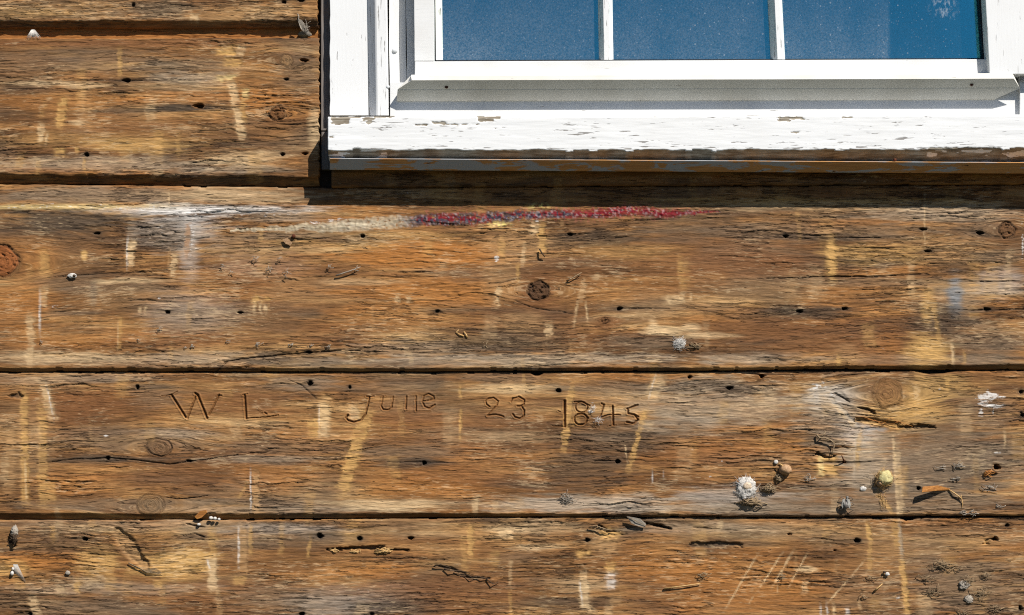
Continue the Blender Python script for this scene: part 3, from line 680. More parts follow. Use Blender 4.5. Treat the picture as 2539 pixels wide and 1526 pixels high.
class Board:
    """height and colour fields of one plank"""

    def __init__(s, xs, top, bot, step, seed, zt=0.0, zb=0.0, cham=8.0, cham_k=1.0, rabbet=None, end=None, mood=(0.5, 0.45, 0.0)):
        s.xs = np.asarray(xs, np.float32)
        s.seed = seed
        T = np.interp(xs, [p[0] for p in top], [p[1] for p in top])
        B = np.interp(xs, [p[0] for p in bot], [p[1] for p in bot])
        T = T + (fbm(s.xs / 45, 0 * s.xs + seed, seed, 3) - 0.5) * 3.2 + np.where(vn(s.xs / 22, 0 * s.xs + 3, seed + 5) > 0.86, 2.2, 0)
        B = B + (fbm(s.xs / 50, 0 * s.xs + seed, seed + 9, 3) - 0.5) * 2.6 - np.where(vn(s.xs / 25, 0 * s.xs + 7, seed + 6) > 0.86, 2.0, 0)
        for (nx, w, d) in NOTCH_TOP:
            T = T + d * np.exp(-((s.xs - nx) / w) ** 4) * (abs(np.interp(nx, [p[0] for p in top], [p[1] for p in top]) - NOTCH_Y[(nx, w, d)]) < 12)
        rows = max(12, int((B.mean() - T.mean()) / step))
        t = np.linspace(0, 1, rows).astype(np.float32)
        # crowd rows towards both edges
        s.X = np.repeat(s.xs[None, :], rows, 0)
        s.Y = (T[None, :] + (B - T)[None, :] * t[:, None]).astype(np.float32)
        if end is not None:        # ragged saw-cut right end
            k = sstep(end - 60, end, s.X)
            s.X = s.X + k * ((fbm(s.Y / 9, 0 * s.Y, seed + 77, 3) - 0.5) * 9)
        X, Y = s.X, s.Y
        # grain: flows along the board and round the knots
        V = Y + (fbm(X / 420, Y / 160, seed + 1, 2) - 0.5) * 26 + (vn(X / 1500, Y * 0, seed + 2) - .5) * 30
        U = X.copy()
        for (kx, ky, rx, ry, kind) in KNOTS:
            if ky < Y.min() - 60 or ky > Y.max() + 60:
                continue
            dy = Y - ky
            f = np.exp(-((X - kx) / (3.2 * rx)) ** 2) * np.exp(-np.abs(dy) / (2.3 * ry))
            V = V - np.tanh(dy / (0.5 * ry)) * f * ry * 1.05
            rr = np.hypot((X - kx) / rx, dy / ry)
            ins = sstep(1.08, 0.95, rr)
            V = V * (1 - ins) + (rr * ry * 1.3 + ky * 3.1) * ins
            U = U * (1 - ins) + (np.arctan2(dy, X - kx) * 40 + kx) * ins
        s.U, s.V = U, V
        # base tone
        h = 0.065 + 0.53 * fbm(U / 260, V / 18, seed + 11, 3) + 0.34 * fbm(U / 120, V / 5.5, seed + 12, 2)
        h = h + 0.75 * (fbm(X / 260, Y / 60, seed + 13, 3) - 0.5)
        stops = [0.12, 0.34, 0.48, 0.60, 0.74, 0.95]
        cols = lin(np.array([(84, 58, 36), (111, 77, 47), (132, 93, 57), (147, 107, 67), (168, 129, 86), (194, 158, 114)])) * 0.84
        s.C = np.stack([np.interp(h, stops, cols[:, i]) for i in range(3)], -1).astype(np.float32)
        g = fbm(X / 260, Y / 60, seed + 14, 3)
        s.mix(sstep(0.55, 0.8, g) * 0.55, PAL['GR'])
        g = fbm(X / 300, V / 40, seed + 15, 3)
        s.mix(sstep(0.55, 0.8, g) * 0.42, PAL['OR'])
        g = fbm(X / 210 + 31, V / 55, seed + 34, 3)
        s.mix(sstep(0.54, 0.78, g) * 0.6, PAL['DG'] * 1.1)
        # faint saw marks
        sm = 0.5 * fbm(X / 14 + Y / 160, Y / 300, seed + 16, 2) + 0.5 * fbm(X / 42 - Y / 220, Y / 120, seed + 36, 2)
        s.C *= (1 + (sm - 0.5) * 0.5)[..., None]
        s.K = np.clip(mood[0] - 0.10 + (fbm(X / 170, Y / 48, seed + 17, 3) - 0.5) * 2.1, 0.0, 1).astype(np.float32)
        s.F = np.clip(mood[1] + (fbm(X / 110, Y / 40, seed + 18, 3) - 0.5) * 1.8, 0, 1).astype(np.float32)
        s.Wt = np.clip(mood[2] + (fbm(X / 130, Y / 60, seed + 19, 3) - 0.62) * 1.0, 0, 0.35).astype(np.float32)
        s.Sm = np.zeros(X.shape, np.float32)
        # shape: slight cup, weathered relief, soft upper edge, undercut lower edge
        tt = t[:, None]
        s.zmap = (zt + zb) / 2
        s.Z = (zt + (zb - zt) * tt + 0 * X).astype(np.float32)
        s.Z += (fbm(X / 200, Y / 120, seed + 20, 2) - 0.5) * 3.5
        s.Z += (fbm(U / 60, V / 7, seed + 21, 3) - 0.5) * 2.4
        # lifted lamellae: each ends in a small ledge that throws its own shadow
        for (per, amp, run, q) in ((11.0, 3.2, 64.0, 0), (6.0, 1.6, 44.0, 9)):
            ph = V / per + 1.6 * fbm(U / 95, V / 30, seed + 200 + q, 3) + 0.5 * vn(U / 26, V / 9, seed + 205 + q)
            row = np.floor(ph)
            saw = ph - row
            on = sstep(0.46, 0.66, vn(U / run + row * 5.37, row * 9.7, seed + 210 + q) * 0.75 + 0.25 * vn(U / 11, row * 3.3, seed + 212 + q))
            quiet = np.exp(-((Y - 1014) / 52) ** 4) * (sstep(380, 430, X) * sstep(720, 670, X) + sstep(840, 880, X) * sstep(1640, 1590, X))
            on = on * np.clip(0.06 + 1.15 * s.K, 0, 1.2) * (1 - 0.75 * quiet)
            s.Z += on * amp * (saw ** 1.5) * sstep(1.0, 0.93, saw)
            tint = vn(U / (run * 1.6) + row * 2.3, row * 4.1, seed + 214 + q)
            s.C *= (1 + (tint - 0.5) * 0.26)[..., None]
        dt = Y - T[None, :]
        db = B[None, :] - Y
        s.Z -= 3.5 * (1 - sstep(0, 6, dt)) ** 2
        chx = np.interp(xs, [p[0] for p in cham], [p[1] for p in cham]) if isinstance(cham, list) else np.full(len(xs), cham)
        chx = chx[None, :] + (fbm(X / 40, 0 * X + 5, seed + 23, 3) - 0.5) * 3
        under = np.clip(chx - db, 0, None)
        s.Z -= under * cham_k
        s.Wt *= 1 - 0.8 * sstep(0, 5, under)
        s.F *= 1 - 0.8 * sstep(0, 5, under)
        if rabbet:
            rx_, dep = rabbet
            ry_ = rx_ + (fbm(X / 45, 0 * X + 8, seed + 24, 3) - .5) * 3
            r = sstep(ry_ + 1.0, ry_ - 1.0, Y)
            s.Z -= r * dep
            s.mix(r * 0.85, PAL['OR'] * 0.9)
            s.K *= 1 - 0.7 * r
            s.F *= 1 - r
            s.Wt *= 1 - r
        s.marks()

    def mix(s, m, c, sl=slice(None)):
        s.C[:, sl] += (np.asarray(c, np.float32) - s.C[:, sl]) * m[..., None]

    def cols(s, x0, x1):
        a = np.searchsorted(s.xs, x0)
        b = np.searchsorted(s.xs, x1)
        return slice(a, b) if b > a else None

    def hit(s, x0, x1, y0, y1):
        if y1 < s.Y.min() or y0 > s.Y.max():
            return None
        return s.cols(x0, x1)

    def marks(s):
        X, Y, U, V = s.X, s.Y, s.U, s.V
        sd = s.seed
        s.brk = fbm(U / 55, V / 6.5, sd + 40, 3)
        s.fin = fbm(U / 22, V / 3.2, sd + 41, 2)
        s.edge = fbm(X / 10, Y / 7, sd + 42, 2)
        for (x, y, rx, ry, c, k) in BLOBS:
            sl = s.hit(x - 1.7 * rx, x + 1.7 * rx, y - 1.7 * ry, y + 1.7 * ry)
            if sl is None:
                continue
            d = np.hypot((X[:, sl] - x) / rx, (Y[:, sl] - y) / ry) + (s.brk[:, sl] - 0.5) * 1.15
            m = np.clip(sstep(1.3, 0.4, d) * k * (0.9 if c in ('GW', 'PL', 'TN') else 1.25), 0, 0.95)
            s.mix(m, PAL[c], sl)
            if c in ('GW', 'PL', 'OC', 'TN'):
                s.F[:, sl] = np.clip(s.F[:, sl] + 0.18 * m, 0, 1)
            if c in ('DG', 'GR'):
                s.K[:, sl] = np.clip(s.K[:, sl] + 0.25 * m, 0, 1)
            if c in ('OR', 'RB'):
                s.K[:, sl] *= 1 - 0.35 * m
                s.Wt[:, sl] *= 1 - 0.6 * m
        for (x, y, rx, ry, k) in ROUGH:
            sl = s.hit(x - 1.5 * rx, x + 1.5 * rx, y - 1.5 * ry, y + 1.5 * ry)
            if sl is None:
                continue
            d = np.hypot((X[:, sl] - x) / rx, (Y[:, sl] - y) / ry) + (s.brk[:, sl] - 0.5) * 0.8
            s.K[:, sl] = np.clip(s.K[:, sl] + sstep(1.2, 0.4, d) * k, 0, 1.25)
        for (x, y, rx, ry, k) in WHITES:
            sl = s.hit(x - 1.6 * rx, x + 1.6 * rx, y - 1.6 * ry, y + 1.6 * ry)
            if sl is None:
                continue
            d = np.hypot((X[:, sl] - x) / rx, (Y[:, sl] - y) / ry) + (s.fin[:, sl] - 0.5) * 0.8 + (s.edge[:, sl] - 0.5) * 0.9
            s.Wt[:, sl] = np.maximum(s.Wt[:, sl], sstep(1.3, 0.2, d) * k)
        for (kx, ky, rx, ry, kind) in KNOTS:
            sl = s.hit(kx - 4 * rx, kx + 4 * rx, ky - 3 * ry, ky + 3 * ry)
            if sl is None:
                continue
            dx, dy = (X[:, sl] - kx) / rx, (Y[:, sl] - ky) / ry
            r = np.hypot(dx, dy) * (1 + (0.14 if kind == 'hole' else 0.42) * (vn(np.arctan2(dy, dx) * 1.6 + 5 + kx, 0 * dx + ky, sd + 3) - 0.5) + 0.16 * (s.edge[:, sl] - .5))
            halo = np.exp(-np.clip(r - 1, 0, None) * 1.6) * sstep(3.5, 1.0, r)
            ins = sstep(1.03, 0.93, r)
            ring = np.exp(-((r - 1.0) / 0.07) ** 2)
            rings = 0.5 + 0.5 * np.sin(r * 15 + 6 * s.edge[:, sl])
            body = {'pale': (150, 124, 92), 'brown': (112, 76, 46), 'resin': (150, 86, 44), 'hole': (88, 62, 42), 'ring': (128, 100, 74), 'red': (140, 102, 66)}[kind]
            s.mix(halo * (0.25 if kind in ('pale', 'ring', 'red') else 0.45), PAL['RB'] * 0.75, sl)
            s.mix(ins * {'pale': .3, 'ring': .35, 'red': .35, 'brown': .55, 'resin': .75}.get(kind, .85), lin(body) * 0.8, sl)
            s.C[:, sl] *= (1 - ins * (0.12 if kind == 'red' else 0.22) * rings)[..., None]
            ring = ring * sstep(0.2, 0.55, vn(np.arctan2(dy, dx) * 1.3 + 9, 0 * dx, sd + 4) + 0.15)
            s.mix(ring * {'pale': .12, 'red': .2, 'ring': .45}.get(kind, .55), PAL['DK'], sl)
            s.K[:, sl] *= 1 - 0.5 * ins
            s.F[:, sl] *= 1 - 0.9 * ins
            s.Wt[:, sl] *= 1 - 0.9 * ins
            s.Z[:, sl] -= ring * {'pale': .8, 'red': 1.2, 'ring': 2.5}.get(kind, 4.0)
            s.Z[:, sl] += ins * (1.5 + 0.8 * rings)
            if kind in ('hole', 'resin', 'brown'):
                p = sstep(0.58, 0.72, fbm(X[:, sl] / 6, Y[:, sl] / 6, sd + 60, 2)) * ins
                s.Z[:, sl] -= p * (5 if kind == 'hole' else 4)
                s.mix(p * (0.4 if kind == 'hole' else 0.3), PAL['DK'], sl)
            s.Z[:, sl] += np.clip(halo - ins, 0, 1) * 1.5
        for (x0, y0, x1, y1, w, c, k, dep) in SCRAPES:
            r = w * 0.8 + 6
            sl = s.hit(min(x0, x1) - r, max(x0, x1) + r, min(y0, y1) - 8, max(y0, y1) + 8)
            if sl is None:
                continue
            L = math.hypot(x1 - x0, y1 - y0)
            ux, uy = (x1 - x0) / L, (y1 - y0) / L
            a = (X[:, sl] - x0) * ux + (Y[:, sl] - y0) * uy
            b = -(X[:, sl] - x0) * uy + (Y[:, sl] - y0) * ux
            e = (s.edge[:, sl] - 0.5)
            bb = np.abs(b + e * min(13, w * 0.85)) / (w / 2)
            fd = 5 + 0.14 * L if w > 6 else 5 + 0.3 * L
            m = sstep(1.25, 0.65, bb + (s.brk[:, sl] - 0.5) * 0.7) * sstep(-5, fd, a + e * 14) * sstep(-5, fd, L - a + e * 14)
            gaps = sstep(0.25, 0.62, s.brk[:, sl] * 0.7 + s.fin[:, sl] * 0.5 - 0.08)
            m2 = m * k * (0.22 + 0.70 * gaps)
            wide = sstep(1.9, 0.6, bb) * sstep(-12, 12, a + e * 20) * sstep(-12, 12, L - a + e * 20)
            s.mix(wide * k * 0.36 * gaps, PAL[c], sl)
            s.mix(np.clip(m2 * 1.05, 0, 0.95), PAL[c], sl)
            s.K[:, sl] *= 1 - 0.75 * m * k
            s.F[:, sl] *= 1 - 0.6 * m * k
            s.Wt[:, sl] *= 1 - 0.8 * m * k
            s.Sm[:, sl] = np.maximum(s.Sm[:, sl], m * k * 0.45)
            s.Z[:, sl] -= m * dep * (0.7 + 0.6 * e)
        for (pts, w, dep) in CRACKS:
            xs_, ys_ = [p[0] for p in pts], [p[1] for p in pts]
            sl = s.hit(min(xs_) - 12, max(xs_) + 12, min(ys_) - 12, max(ys_) + 12)
            if sl is None:
                continue
            d, run = seg_dist(X[:, sl], Y[:, sl] + (s.brk[:, sl] - .5) * 5, pts)
            ww = 0.72 * w * (0.3 + 0.7 * np.sin(np.pi * np.clip(run, 0.06, 0.94))) * (0.5 + s.edge[:, sl])
            m = sstep(1.5, 0.4, d / ww)
            s.Z[:, sl] -= m * dep
            s.mix(m * 0.65, PAL['DK'], sl)
            s.mix(sstep(7, 1, d) * 0.2, PAL['DG'], sl)
            s.Wt[:, sl] *= 1 - m
        for (pts, w, dep, c) in GOUGES:
            xs_, ys_ = [p[0] for p in pts], [p[1] for p in pts]
            sl = s.hit(min(xs_) - 20, max(xs_) + 20, min(ys_) - 20, max(ys_) + 20)
            if sl is None:
                continue
            wb = 14 if w < 14 else 6
            d, run = seg_dist(X[:, sl] + (s.edge[:, sl] - .5) * wb, Y[:, sl] + (s.brk[:, sl] - .5) * wb + (s.edge[:, sl] - .5) * 5, pts)
            ww = w * (0.45 + 0.55 * np.sin(np.pi * np.clip(run, 0.1, 0.9)))
            m = sstep(1.1, 0.6, d / ww)
            s.Z[:, sl] -= m * dep * (0.7 + 0.6 * s.edge[:, sl])
            s.mix(m * 0.6, PAL[c], sl)
            s.Wt[:, sl] *= 1 - m
            s.K[:, sl] = np.clip(s.K[:, sl] + m * .3, 0, 1)
        for (x, y, rx, ry, st, rusty) in HOLES:
            rx, ry = rx * (0.70 + 0.25 * ((x * 7 + y) % 5) / 5), ry * 0.80
            sl = s.hit(x - st * 1.8 - 20, x + st * 1.8 + 20, y - 26, y + 26)
            if sl is None:
                continue
            dx, dy = X[:, sl] - x, (V[:, sl] - np.median(V[:, sl][np.abs(Y[:, sl] - y) < 3]) if np.any(np.abs(Y[:, sl] - y) < 3) else Y[:, sl] - y)
            stain = np.exp(-np.abs(dx) / (st * 0.55 + 1)) * np.exp(-(dy / (ry * 0.9 + 2.0)) ** 2)
            s.mix(np.clip(stain * 0.8 * (0.55 + 0.9 * s.fin[:, sl]), 0, 0.85), lin((62, 52, 44)) * 0.8, sl)
            s.Wt[:, sl] *= 1 - 0.8 * np.clip(stain, 0, 1)
            d = np.hypot(dx / rx, (Y[:, sl] - y) / ry) + (s.edge[:, sl] - 0.5) * 1.5 - 0.35 * np.exp(-np.abs(dx) / (2.5 * rx)) * np.exp(-((Y[:, sl] - y) / 2.0) ** 2)
            m = sstep(1.1, 0.65, d)
            s.Z[:, sl] -= m * 24
            s.mix(sstep(2.1, 1.0, d) * 0.55, (PAL['OR'] * 0.7) if rusty else PAL['DG'] * .8, sl)
            s.mix(m * 0.6, lin((58, 30, 16) if rusty else (30, 22, 17)) * 0.8, sl)
            s.K[:, sl] *= 1 - m
            s.F[:, sl] *= 1 - m
        for (pts, w) in CARVED:
            xs_, ys_ = [p[0] for p in pts], [p[1] for p in pts]
            sl = s.hit(min(xs_) - 10, max(xs_) + 10, min(ys_) - 10, max(ys_) + 10)
            if sl is None:
                continue
            d, run = seg_dist(X[:, sl] + (s.edge[:, sl] - .5) * 1.6, Y[:, sl] + (s.edge[:, sl] - .5) * 1.6, pts)
            ww = w * (0.8 + 0.4 * s.edge[:, sl]) * 0.78
            m = np.clip(1 - d / ww, 0, 1)
            dig = -m * w * 1.9
            s.Z[:, sl] = np.where(m > 0, np.minimum(s.Z[:, sl], s.zmap + dig), s.Z[:, sl])
            s.mix(sstep(0, 0.4, m) * 0.6, PAL['OR'] * 0.62, sl)
            s.mix(sstep(0.35, 0.9, m) * 0.3, PAL['DK'], sl)  # shade in the groove beds deepened by dark colour
            # burr raised along the cut
            s.Z[:, sl] += np.exp(-((d - ww * 1.2) / 1.6) ** 2) * 1.0
            s.K[:, sl] *= 1 - sstep(0, .3, m)
            s.F[:, sl] *= 1 - sstep(0, .3, m)
            s.Wt[:, sl] *= 1 - sstep(0, .3, m)
        s.paintline()

    def paintline(s):
        """the crust of old red and grey paint that runs along the wide plank"""
        X, Y = s.X, s.Y
        if s.Y.min() > 540 or s.Y.max() < 540 or s.xs[-1] < 900:
            return
        px = [560, 640, 750, 850, 950, 1050, 1150, 1250, 1350, 1450, 1550, 1650, 1720, 1790]
        py = [573, 570, 563, 558, 552, 546, 542, 536, 530, 527, 525, 526, 527, 527]
        pt = [3, 5, 9, 15, 17, 15, 16, 13, 11, 12, 14, 11, 6, 1]
        yc = np.interp(X, px, py)
        th = np.interp(X, px, pt)
        d = np.abs(Y - yc + (s.edge - .5) * 9 + (vn(X / 30, 0 * X, 91) - .5) * 8) / th
        inx = (X > 570) & (X < 1790)
        m = sstep(1.15, 0.75, d) * inx
        g1 = fbm(X / 3.4, Y / 6.0, 92, 2)
        g2 = fbm(X / 40, Y / 16, 93, 2)
        redx = np.interp(X, [980, 1030, 1060, 1180, 1260, 1400, 1440, 1700, 1790], [0, .15, .6, .5, .35, .6, 1, .95, .5])
        lower = sstep(-0.6, 0.7, (Y - yc) / th)
        red = np.clip(redx * (1.15 - 0.75 * lower * np.interp(X, [1000, 1400, 1450, 1700], [1, .6, .25, .3])) + (g2 - .5) * 0.5 + (fbm(X / 4.2, Y / 7.0, 97, 2) - .5) * 1.5, 0, 1)
        crust = sstep(1040, 960, X)
        dark = lin((62, 54, 66)) * 0.8
        colr = dark + (lin((114, 16, 30)) * 0.9 - dark) * sstep(0.3, 0.6, red)[..., None]
        colr = colr * (0.55 + 0.9 * g1)[..., None]
        cc = lin((196, 186, 162)) * 0.8 * (0.5 + g1)[..., None]
        colr = colr + (cc - colr) * crust[..., None]
        keep = sstep(0.14, 0.36, fbm(X / 6, Y / 5, 94, 2)) * (0.75 + 0.25 * sstep(0.5, 0.3, d))
        mm = m * keep * (1 - 0.35 * crust)
        s.C += (colr - s.C) * mm[..., None]
        spk = sstep(0.60, 0.72, fbm(X / 4.5, Y / 5.5, 95, 2)) * m * (0.8 - 0.5 * crust)
        s.C += (lin((205, 198, 200)) * .8 - s.C) * (spk * 0.32)[..., None]
        pink = sstep(2.2, 1.0, d) * inx * sstep(0.5, 0.7, g1) * sstep(0.3, 0.7, red) * (1 - m)
        s.C += (lin((168, 96, 84)) * .8 - s.C) * (pink * 0.6)[..., None]
        yl = np.exp(-((X - 1336) / 22) ** 2 - ((Y - 511) / 6) ** 2) + np.exp(-((X - 1238) / 22) ** 2 - ((Y - 557) / 6) ** 2)
        s.C += (lin((226, 206, 130)) * .85 - s.C) * np.clip(yl * 1.3 * sstep(.4, .6, g1), 0, .9)[..., None]
        s.Z += mm * (1.2 + 5.0 * (g1 - 0.45))
        s.K *= 1 - 0.9 * m
        s.F *= 1 - m
        s.Wt *= 1 - 0.8 * m
        s.Sm = np.maximum(s.Sm, m * 0.6)

    def build(s, name, parent, back=-42.0):
        lum = (s.C * np.array([0.3, 0.59, 0.11], np.float32)).sum(-1, keepdims=True)
        red = np.clip((s.C[..., :1] / (s.C[..., 1:2] + 1e-4) - 2.6) / 2, 0, 1)
        s.C += (lum - s.C) * -0.03 * (1 - red)
        sat = np.clip(1.6 - s.C[..., 2:3] / (s.C[..., :1] + 1e-4) * 1.9, 0, 1)      # leave the whites alone
        s.C *= 1 - sat * np.array([0.02, 0.03, 0.10], np.float32)
        tone = np.concatenate([np.clip(s.C, 0.002, 1), np.ones(s.X.shape + (1,), np.float32)], -1)
        wear = np.stack([s.K, s.F, s.Wt, s.Sm], -1)
        grain = np.stack([s.U, s.V, np.full(s.X.shape, s.seed * 7.7, np.float32)], -1)
        return grid_obj(name, s.X, s.Y, s.Z, s.zmap, M['wood'], parent, {"tone": tone, "wear": wear, "grain": grain}, back=back)


# where the splits are densest: x, y, rx, ry, amount
ROUGH = [(520, 1008, 220, 50, -.6), (1240, 1016, 440, 54, -.6), (1060, 640, 220, 40, -.4), (200, 20, 320, 40, .5), (1250, 840, 220, 60, .55), (950, 800, 160, 60, .35), (2400, 630, 110, 60, .6), (2220, 800, 180, 60, .5), (2150, 660, 150, 40, .35), (1500, 860, 300, 40, .3),
         (330, 1350, 500, 40, .3), (1150, 1450, 160, 60, .4), (1280, 950, 130, 30, .5), (600, 880, 300, 30, .3), (2400, 800, 160, 90, .4), (1480, 1500, 140, 40, .4), (2150, 1040, 130, 40, .4), (420, 1090, 200, 40, .3),
         (640, 500, 160, 30, .3), (740, 150, 80, 60, .35), (1900, 800, 200, 60, .25)]
NOTCH_TOP = [(1332, 13, 8), (2318, 38, 7), (2255, 15, 8), (95, 60, -1)]
NOTCH_Y = {NOTCH_TOP[0]: 923, NOTCH_TOP[1]: 922, NOTCH_TOP[2]: 1283, NOTCH_TOP[3]: 923}


def xlines(x0, x1, fine=3.0, extra=()):
    """column positions: fine inside the picture, coarse outside it, finer still over the carving"""
    out = []
    x = x0
    while x < x1:
        out.append(x)
        if x < -40:
            x += min(24, max(fine, (-40 - x) * 0.15))
        elif x > 2580:
            x += min(24, fine + (x - 2580) * 0.15)
        else:
            st = fine
            for (a, b, q) in extra:
                if a <= x <= b:
                    st = q
            x += st
    out.append(x1)
    return out


XL, XR = -620.0, 3150.0
wall_base = tuple(W(1269, 763 + 3166, -50))
wall = empty("plank_wall", wall_base, "weathered brown wooden plank wall with carved initials and date", "wall")
wall["kind"] = "thing"


def plank(label=None, parent=wall, **kw):
    st = kw.pop('step', 1.8)
    o = Board(step=st, **kw).build("plank", parent)
    if label:
        o["label"] = label
    return o


# top left plank, the plank beside the window, the wide plank, the carved plank, the lowest plank in view
plank(xs=xlines(XL, 786), top=[(XL, -300), (786, -300)], bot=[(XL, 68), (0, 68), (786, 67)], seed=3, zt=-2, zb=8, cham=16, cham_k=1.0, end=786, mood=(0.75, 0.5, 0.0), step=2.4)
plank(label="plank ending beside the window with pale scrapes", xs=xlines(XL, 790), top=[(XL, 58), (790, 58)], bot=[(XL, 452), (0, 453), (790, 460)], seed=11, zt=-1, zb=5, cham=22, cham_k=1.0, rabbet=(94, 17), end=790, mood=(0.45, 0.4, 0.0), step=1.7)
plank(label="wide plank with a crust of red paint", xs=xlines(XL, XR), top=[(XL, 455), (0, 456), (250, 459), (700, 464), (830, 466), (1270, 463), (2200, 459), (2539, 458), (XR, 457)],
      bot=[(XL, 921), (0, 921), (850, 921), (1700, 919), (2100, 915), (2300, 917), (2539, 916), (XR, 914)], seed=23, zt=-9, zb=5, cham=[(0, 9), (850, 8), (1700, 7), (2100, 7), (2300, 11), (2539, 12)], cham_k=1.1, mood=(0.5, 0.35, 0.0), step=1.7)
plank(label="plank carved with W L June 23 1845", xs=xlines(XL, XR, 3.0, ((395, 695, 1.25), (850, 1090, 1.25), (1195, 1315, 1.25), (1365, 1590, 1.25))),
      top=[(XL, 923), (0, 923.5), (850, 924), (1300, 923.5), (1700, 922.5), (2100, 919.5), (2300, 920), (2539, 919), (XR, 917)],
      bot=[(XL, 1287), (0, 1287), (500, 1288), (850, 1285), (1250, 1281), (1700, 1281), (2000, 1282), (2539, 1279), (XR, 1278)], seed=37, zt=-6, zb=4, cham=[(0, 15), (500, 15), (900, 12), (1250, 9), (1700, 5), (2539, 4)], cham_k=1.0, mood=(0.45, 0.35, 0.02), step=1.35)
plank(label="plank with a curved gouge and slanting scratches", xs=xlines(XL, XR), top=[(XL, 1289.5), (0, 1289.5), (500, 1290), (850, 1288), (1250, 1283.5), (1700, 1283.5), (2100, 1285), (2539, 1282), (XR, 1281)],
      bot=[(XL, 1700), (XR, 1694)], seed=51, zt=-5, zb=4, cham=9, mood=(0.5, 0.35, 0.03), step=1.9)
# planks beyond the picture
for i, (a, b) in enumerate(((1703, 2040), (2043, 2420), (2423, 2820), (2823, 3300), (3303, 3900))):
    plank(xs=list(np.arange(XL, XR + 1, 15)), top=[(XL, a), (XR, a - 5)], bot=[(XL, b), (XR, b - 5)], seed=61 + i, zt=-4, zb=4, cham=9, step=4.0)
for i, (a, b) in enumerate(((-690, -303), (-1060, -693))):
    plank(xs=list(np.arange(XL, 787, 12)), top=[(XL, a), (786, a)], bot=[(XL, b), (786, b)], seed=71 + i, zt=-4, zb=6, cham=14, step=4.0)
# the strip of plank left under the window
plank(label="narrow plank in the shadow under the window", xs=xlines(822, XR), top=[(822, 402), (XR, 402)], bot=[(822, 465), (1270, 462), (2200, 457), (XR, 455)], seed=83, zt=2, zb=4, cham=4, mood=(0.4, 0.15, 0.0), step=2.0)
# what shows through the gaps
slab("sheathing", [(XL, 380), (XR, 380), (XR, 3900), (XL, 3900)], -36, -60, M['dark_wood'], wall, 0)
slab("sheathing", [(XL, -1060), (822, -1060), (822, 379), (XL, 379)], -36, -60, M['dark_wood'], wall, 0)
slab("backing_strip", [(795, -1060), (818, -1060), (818, 324), (796, 324)], -6, -35, M['grey_wood'], wall, 1.5)
slab("backing_strip", [(797, 326), (819, 326), (820, 421), (797, 421)], -9, -35, M['grey_wood'], wall, 1.5)

# ------------------------------------------------------------------ the window
win = empty("window", tuple(W(1650, 430, 0)), "white painted window with peeling sill and three panes reflecting blue sky", "window")
win["kind"] = "thing"


def jag(x, y0, y1, n, a, seed):
    return [(x + (vn(i * 1.7, seed, 5) - .5) * 2 * a, y0 + (y1 - y0) * i / n) for i in range(n + 1)]


def vextrude(name, prof, yt, yb, mat, parent=win, lean=0.0):
    """upright moulding: profile of (x, depth), leaning by lean per unit of height"""
    n = len(prof)
    top = [W(x + lean * (yt - 150), yt, d) for x, d in prof]
    bot = [W(x + lean * (yb - 150), yb, d) for x, d in prof]
    f = [[i, i + 1, n + i + 1, n + i] for i in range(n - 1)] + [[n - 1, 0, n, 2 * n - 1], list(range(n)), list(range(2 * n - 1, n - 1, -1))]
    return mesh_obj(name, top + bot, f, mat, parent, bevel=0.7 * S)


def bar(name, x0, x1, y0, y1, front, back, mat, parent=win, lean=0.0, bevel=1.2):
    q = lambda x, y: (x + lean * (y - 150), y)
    if y1 - y0 > 400 and mat.name.endswith("paint"):       # long uprights are not ruler-straight
        n = 44
        w = lambda i, k: (vn(i * 0.83, x0 * 0.37 + k, 8) - .5) * 1.5 + (vn(i * 0.21, x0 * 0.7 + k, 9) - .5) * 1.5
        ys = [y0 + (y1 - y0) * i / n for i in range(n + 1)]
        L = [q(x0 + float(w(i, 1)), y) for i, y in enumerate(ys)]
        R = [q(x1 + float(w(i, 2)), y) for i, y in enumerate(ys)]
        return slab(name, R + L[::-1], front, back, mat, parent, bevel * 0.6)
    return slab(name, [q(x0, y0), q(x1, y0), q(x1, y1), q(x0, y1)], front, back, mat, parent, bevel)


WT_ = -860
slab("side_casing", jag(818, WT_, 286, 60, 1.3, 1.5) + [(914, 286), (904, WT_)], 17, -34, M['white_v'], win, 0.8)
vextrude("moulding", [(912, 8), (914, 20), (931, 42), (935, 44), (959, 44), (962, 40), (963, 5)], WT_, 287, M['white_vc'], lean=0.014)
stop = bar("stop", 966, 990, WT_, 287, 24, -5, M['white_v'], lean=0.012)
bar("track", 990.6, 1007, WT_, 262, 10, -20, M['white'], lean=0.012)
bar("track", 1008, 1040, WT_, 262, 13, -20, M['white'], lean=0.012)
# storm sash: left stile and bottom rail in one plane, the right stile stands proud of them
sash = bar("sash_stile", 1028.5, 1077, WT_, 151.5, 61, 22, M['white'], lean=0.012, bevel=1.6)
slab("bottom_rail", [(1028.5, 152.5), (1077, 152.5), (2470, 147), (2470, 192), (1028.5, 197)], 61, 22, M['white'], win, 1.6)
lip = extrude("drip_lip", [(1020, 186, 2511, 182, 86), (1019, 189, 2511.5, 183, 92), (1021, 199.5, 2514, 195.5, 94), (1018, 201, 2515, 197, 92.5), (986, 222, 2528, 217.5, 73), (986, 224, 2528, 219.5, 72),
                     (983, 250, 2467, 246, 50), (983, 252, 2466, 248, 40), (1020, 186, 2511, 182, 40)], M['lip'], win)
slab("sash_stile", [(2444 - 0.056 * 860, WT_), (2600, WT_), (2600, 184), (2454, 184)], 88, 22, M['white_v'], win, 1.5)
bar("sub_sill", 967, 2528, 205, 289, 44, 0, M['white'], bevel=1.0)
block = bar("corner_block", 2529, 2600, 185, 286.5, 56, 0, M['white_v'], bevel=1.0)
bar("stop", 2601, 2640, WT_, 286, 50, 10, M['white_v'])
